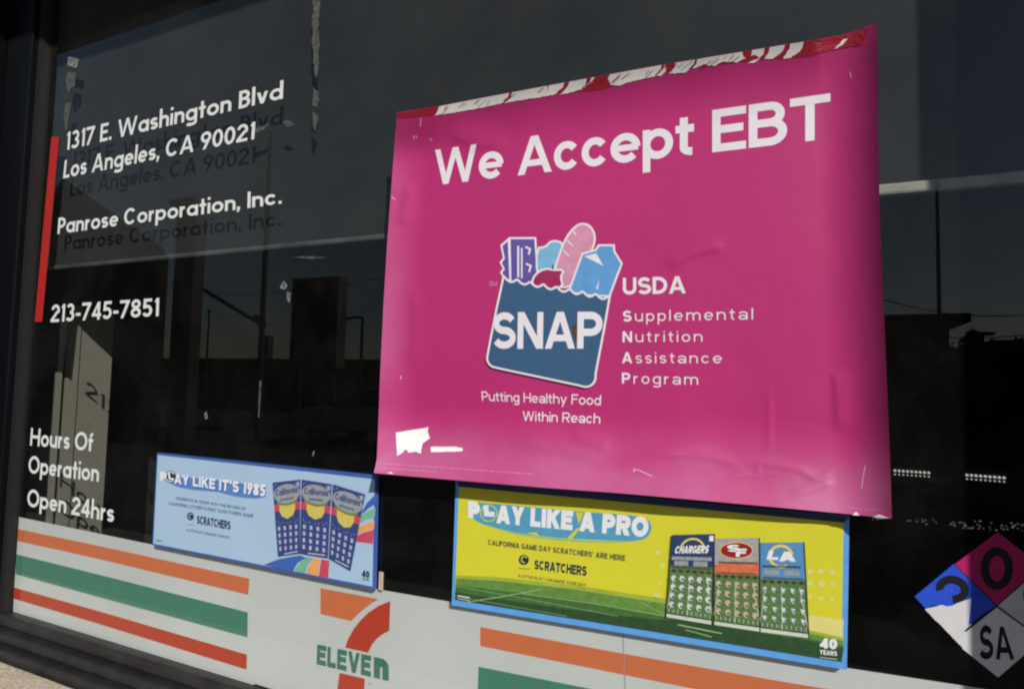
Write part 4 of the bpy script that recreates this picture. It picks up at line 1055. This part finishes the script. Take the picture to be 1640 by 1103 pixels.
# roadside sign cabinet on posts
L = 15
a, b = fdist((472, 446), L), fdist((536, 575), L)
r = thing('pylon_sign', 'tall dark sign cabinet reflected between the pole and the street lamp', 'sign', ((a.x + b.x) / 2, -L, -.12))
bevel(obj('cabinet', box(a.x, b.x, -L - .4, -L, b.z - .3, a.z), mat('brown_sign_cabinet', (.05, .042, .032), .7, .3), r), .03)
obj('trim', join(box(a.x - .06, a.x - .005, -L - .42, -L + .02, b.z - .3, a.z), box(b.x + .005, b.x + .06, -L - .42, -L + .02, b.z - .3, a.z)), M_steel, r)
for xx in (a.x + .2, b.x - .2): obj('leg', tube([(xx, -L - .2, -.12), (xx, -L - .2, b.z - .302)], .09, 10), M_steel, r)
def lamp(px_base, px_top, px_arm, L, label):
    b0, t0, a0 = fdist(px_base, L), fdist(px_top, L), fdist(px_arm, L)
    b0.z = -.12
    r = thing('street_lamp', label, 'street lamp', b0, 'street lamps reflected in the window')
    obj('shaft', tube([b0, (b0.x, b0.y, t0.z)], [.1, .07], 10), M_steel, r)
    obj('base', box(b0.x - .18, b0.x + .18, b0.y - .18, b0.y + .18, -.12, .1), M_steel, r)
    d = -.95 if a0.x < b0.x else .95
    obj('arm', tube([(b0.x, b0.y, t0.z - .06), ((b0.x + a0.x) / 2, b0.y, t0.z - .02), (a0.x, b0.y, t0.z - .04)], .05, 8), M_steel, r)
    bevel(obj('lamp_head', box(min(a0.x, a0.x + d * .5), max(a0.x, a0.x + d * .5), b0.y - .16, b0.y + .16, t0.z - .14, t0.z - .02), M_steel, r), .03)
lamp((576, 640), (578, 507), (560, 507), 22, 'single armed street lamp reflected beside the pink poster edge')
lamp((1553, 640), (1553, 531), (1566, 531), 26, 'single armed street lamp reflected above the tree tops')
for px_b, px_t, L, lb_, rr in (((330, 600), (331, 500), 20, 'short thin pole reflected above the low building roof', .05), ((1507, 640), (1501, 300), 12, 'tall slender pole reflected beyond the pink poster', .035)):
    b0, t0 = fdist(px_b, L), fdist(px_t, L)
    b0.z = -.12
    r = thing('flag_pole', lb_, 'pole', b0)
    obj('shaft', tube([b0, (b0.x, b0.y, t0.z)], [rr * 1.2, rr * .8], 10), M_steel, r)
    obj('finial', tube([(b0.x, b0.y, t0.z - .02), (b0.x, b0.y, t0.z + .06), (b0.x, b0.y, t0.z + .12)], [rr, rr * 1.8, rr * .4], 10), M_steel, r)
# chimney stub on the low building
a = fdist((426, 537), 27)
tag(obj('roof_vent', box(a.x - .22, a.x + .22, -27.4, -27, 1.2, a.z), M_steel), 'small square vent standing on the low building roof in the reflection', 'roof vent')

# trees beyond
M_leaf = mat('foliage', (.05, .065, .03), .7, .3, noise=.5, scale=3); M_bark = mat('bark', (.06, .05, .04), .9, .2)
def tree(px, L, h, spread, label, seed):
    rnd = random.Random(seed)
    b0 = fdist(px, L)
    b0.z = -.12
    r = thing('street_tree', label, 'tree', b0, 'trees reflected in the window')
    H = h
    limbs = [tube([b0, b0 + Vector((.1, 0, H * .3)), b0 + Vector((0, .1, H * .55))], [.14, .11, .06], 8)]
    tips = []
    for k in range(7):
        a_ = k * 2.4 + rnd.random()
        s_ = b0 + Vector((.05, .05, H * rnd.uniform(.3, .5)))
        e_ = b0 + Vector((math.cos(a_) * spread * rnd.uniform(.5, .95), math.sin(a_) * spread * rnd.uniform(.5, .9), H * rnd.uniform(.62, .95)))
        limbs.append(tube([s_, s_.lerp(e_, .5) + Vector((0, 0, .15)), e_], [.05, .035, .015], 6))
        tips.append(e_)
    obj('trunk', join(*limbs), M_bark, r)
    vs, fs = [], []
    for t_ in tips + [b0 + Vector((0, 0, H * .8))]:
        for _ in range(110):
            p = t_ + Vector((rnd.gauss(0, .34), rnd.gauss(0, .34), rnd.gauss(0, .24))) * spread * .7
            s_ = rnd.uniform(.06, .13)
            d1 = Vector((rnd.gauss(0, 1), rnd.gauss(0, 1), rnd.gauss(0, 1))).normalized() * s_
            d2 = d1.orthogonal().normalized() * s_ * .6
            k = len(vs)
            vs += [p - d1, p + d2, p + d1, p - d2]
            fs.append((k, k + 1, k + 2, k + 3))
    obj('crown', (vs, fs), M_leaf, r)
tree((1500, 640), 20, 2.9, 1.1, 'low tree reflected just beyond the flat roofed building', 1)
tree((1575, 640), 21, 3.0, 1.3, 'middle tree of the reflected row above the white lamps', 2)
tree((1640, 640), 22, 3.1, 1.4, 'tree reflected at the frame end above the white lamps', 3)

def shrub(px, L, rx, h, label, seed):
    rnd = random.Random(seed)
    b0 = fdist(px, L)
    b0.z = -.12
    r = thing('shrub', label, 'shrub', b0, 'shrubs reflected in the window')
    obj('stem', join(*[tube([b0, b0 + Vector((math.cos(a_) * rx * .5, math.sin(a_) * .4, h * .6))], [.05, .02], 6) for a_ in (0, 1.3, 2.6, 3.9, 5.2)]), M_bark, r)
    vs, fs = [], []
    for _ in range(1500):
        a_, z_ = rnd.uniform(0, 2 * math.pi), rnd.uniform(-.1, 1)
        q = math.sqrt(max(0, 1 - max(0, z_) ** 2)) * rnd.uniform(.55, 1.05) * (1 + .25 * math.sin(a_ * 3 + seed))
        p = b0 + Vector((math.cos(a_) * rx * q, math.sin(a_) * rx * .8 * q, .15 + z_ * h * rnd.uniform(.85, 1.03)))
        s_ = rnd.uniform(.07, .15)
        d1 = Vector((rnd.gauss(0, 1), rnd.gauss(0, 1), rnd.gauss(0, 1))).normalized() * s_
        d2 = d1.orthogonal().normalized() * s_ * .6
        k = len(vs)
        vs += [p - d1, p + d2, p + d1, p - d2]
        fs.append((k, k + 1, k + 2, k + 3))
    obj('foliage', (vs, fs), M_leaf, r)
shrub((1490, 640), 9, .75, 1.75, 'rounded dark shrub reflected in front of the flat roofed building', 4)
shrub((1560, 640), 9.5, .7, 2.2, 'taller rounded shrub reflected between two lower ones', 5)
shrub((1620, 640), 9, .75, 2.1, 'rounded shrub reflected below the street lamp', 6)
shrub((1690, 640), 9.3, .8, 2.15, 'rounded shrub reflected at the end of the window', 7)

# a parked car whose roof and screen the glass mirrors
def car(x, y, label, paint):
    r = thing('parked_car', label, 'car', (x, y, -.12))
    prof = [(-2.2, .35), (-2.25, .62), (-2.1, .82), (-1.0, .95), (-.35, 1.38), (.75, 1.40), (1.55, .98), (2.15, .92), (2.25, .6), (2.2, .35)]
    low = [(-2.2, .35), (-2.25, .62), (-2.1, .82), (-1.0, .95), (1.55, .98), (2.15, .92), (2.25, .6), (2.2, .35)]
    def loft(pr, secs):
        vs, fs = [], []
        n = len(pr)
        for yy, sc_, zz in secs: vs += [(x + px_ * sc_, y + yy, -.12 + pz * (1 if pz < .9 else zz)) for px_, pz in pr]
        for s_ in range(len(secs) - 1):
            for i in range(n): fs.append((s_ * n + i, s_ * n + (i + 1) % n, (s_ + 1) * n + (i + 1) % n, (s_ + 1) * n + i))
        fs += [tuple(range(n - 1, -1, -1)), tuple((len(secs) - 1) * n + i for i in range(n))]
        return vs, fs
    bevel(obj('body', loft(low, [(-.88, .96, .97), (-.8, 1, 1), (.8, 1, 1), (.88, .96, .97)]), paint, r), .04, 3)
    cab = [(-.98, .95), (-.35, 1.38), (.75, 1.40), (1.5, .985)]
    vs = [(x + px_ * k_, y + yy * (1 if pz < 1.1 else .78), -.12 + pz) for yy, k_ in ((-.8, 1), (.8, 1)) for px_, pz in cab]
    bevel(obj('cabin', (vs, [(0, 1, 2, 3), (7, 6, 5, 4), (0, 4, 5, 1), (1, 5, 6, 2), (2, 6, 7, 3), (3, 7, 4, 0)]), M_glz, r), .03, 3)
    bevel(obj('roof', box(x - .34, x + .74, y - .6, y + .6, 1.262, 1.30), paint, r), .015)
    for sx in (-1.38, 1.4):
        for sy in (-.86, .70):
            wh = obj('wheel', tube([(x + sx, y + sy, .2), (x + sx, y + sy + .16, .2)], .32, 20), M_gask, r)
            obj('rim', tube([(x + sx, y + sy - .008, .2), (x + sx, y + sy + .168, .2)], .2, 14), M_alu2, wh)
    for sy in (-.62, .62):
        obj('headlight', box(x - 2.26, x - 2.13, y + sy - .16, y + sy + .16, .50, .60), mat('lamp_lens', (.5, .5, .5), .15, .5), r)
        obj('tail_light', box(x + 2.13, x + 2.26, y + sy - .16, y + sy + .16, .56, .66), mat('red_lens', (.25, .01, .01), .2, .5), r)
car(2.6, -6.2, 'dark parked car reflected beside the pink poster edge', mat('black_car_paint', (.012, .012, .014), .18, .5, coat=.6))
car(-9.6, -12.0, 'silver parked car reflected below the tall sign cabinet', mat('silver_car_paint', (.30, .30, .30), .3, .5, metal=.3, coat=.5))
for pa, pb_, L, lb_ in (((1380, 514), (1720, 523), 25, 'lower overhead cable reflected across the sky beside the pink poster'), ((1380, 470), (1720, 497), 27, 'upper overhead cable reflected across the sky beside the pink poster'), ((290, 470), (640, 440), 28, 'overhead cable reflected across the sky above the low building')):
    A_, B2 = fdist(pa, L), fdist(pb_, L)
    tag(obj('overhead_cable', tube([A_.lerp(B2, i / 12) - Vector((0, 0, .5 * math.sin(math.pi * i / 12))) for i in range(13)], .018, 6), M_steel), lb_, 'cable', 'cables reflected in the window')
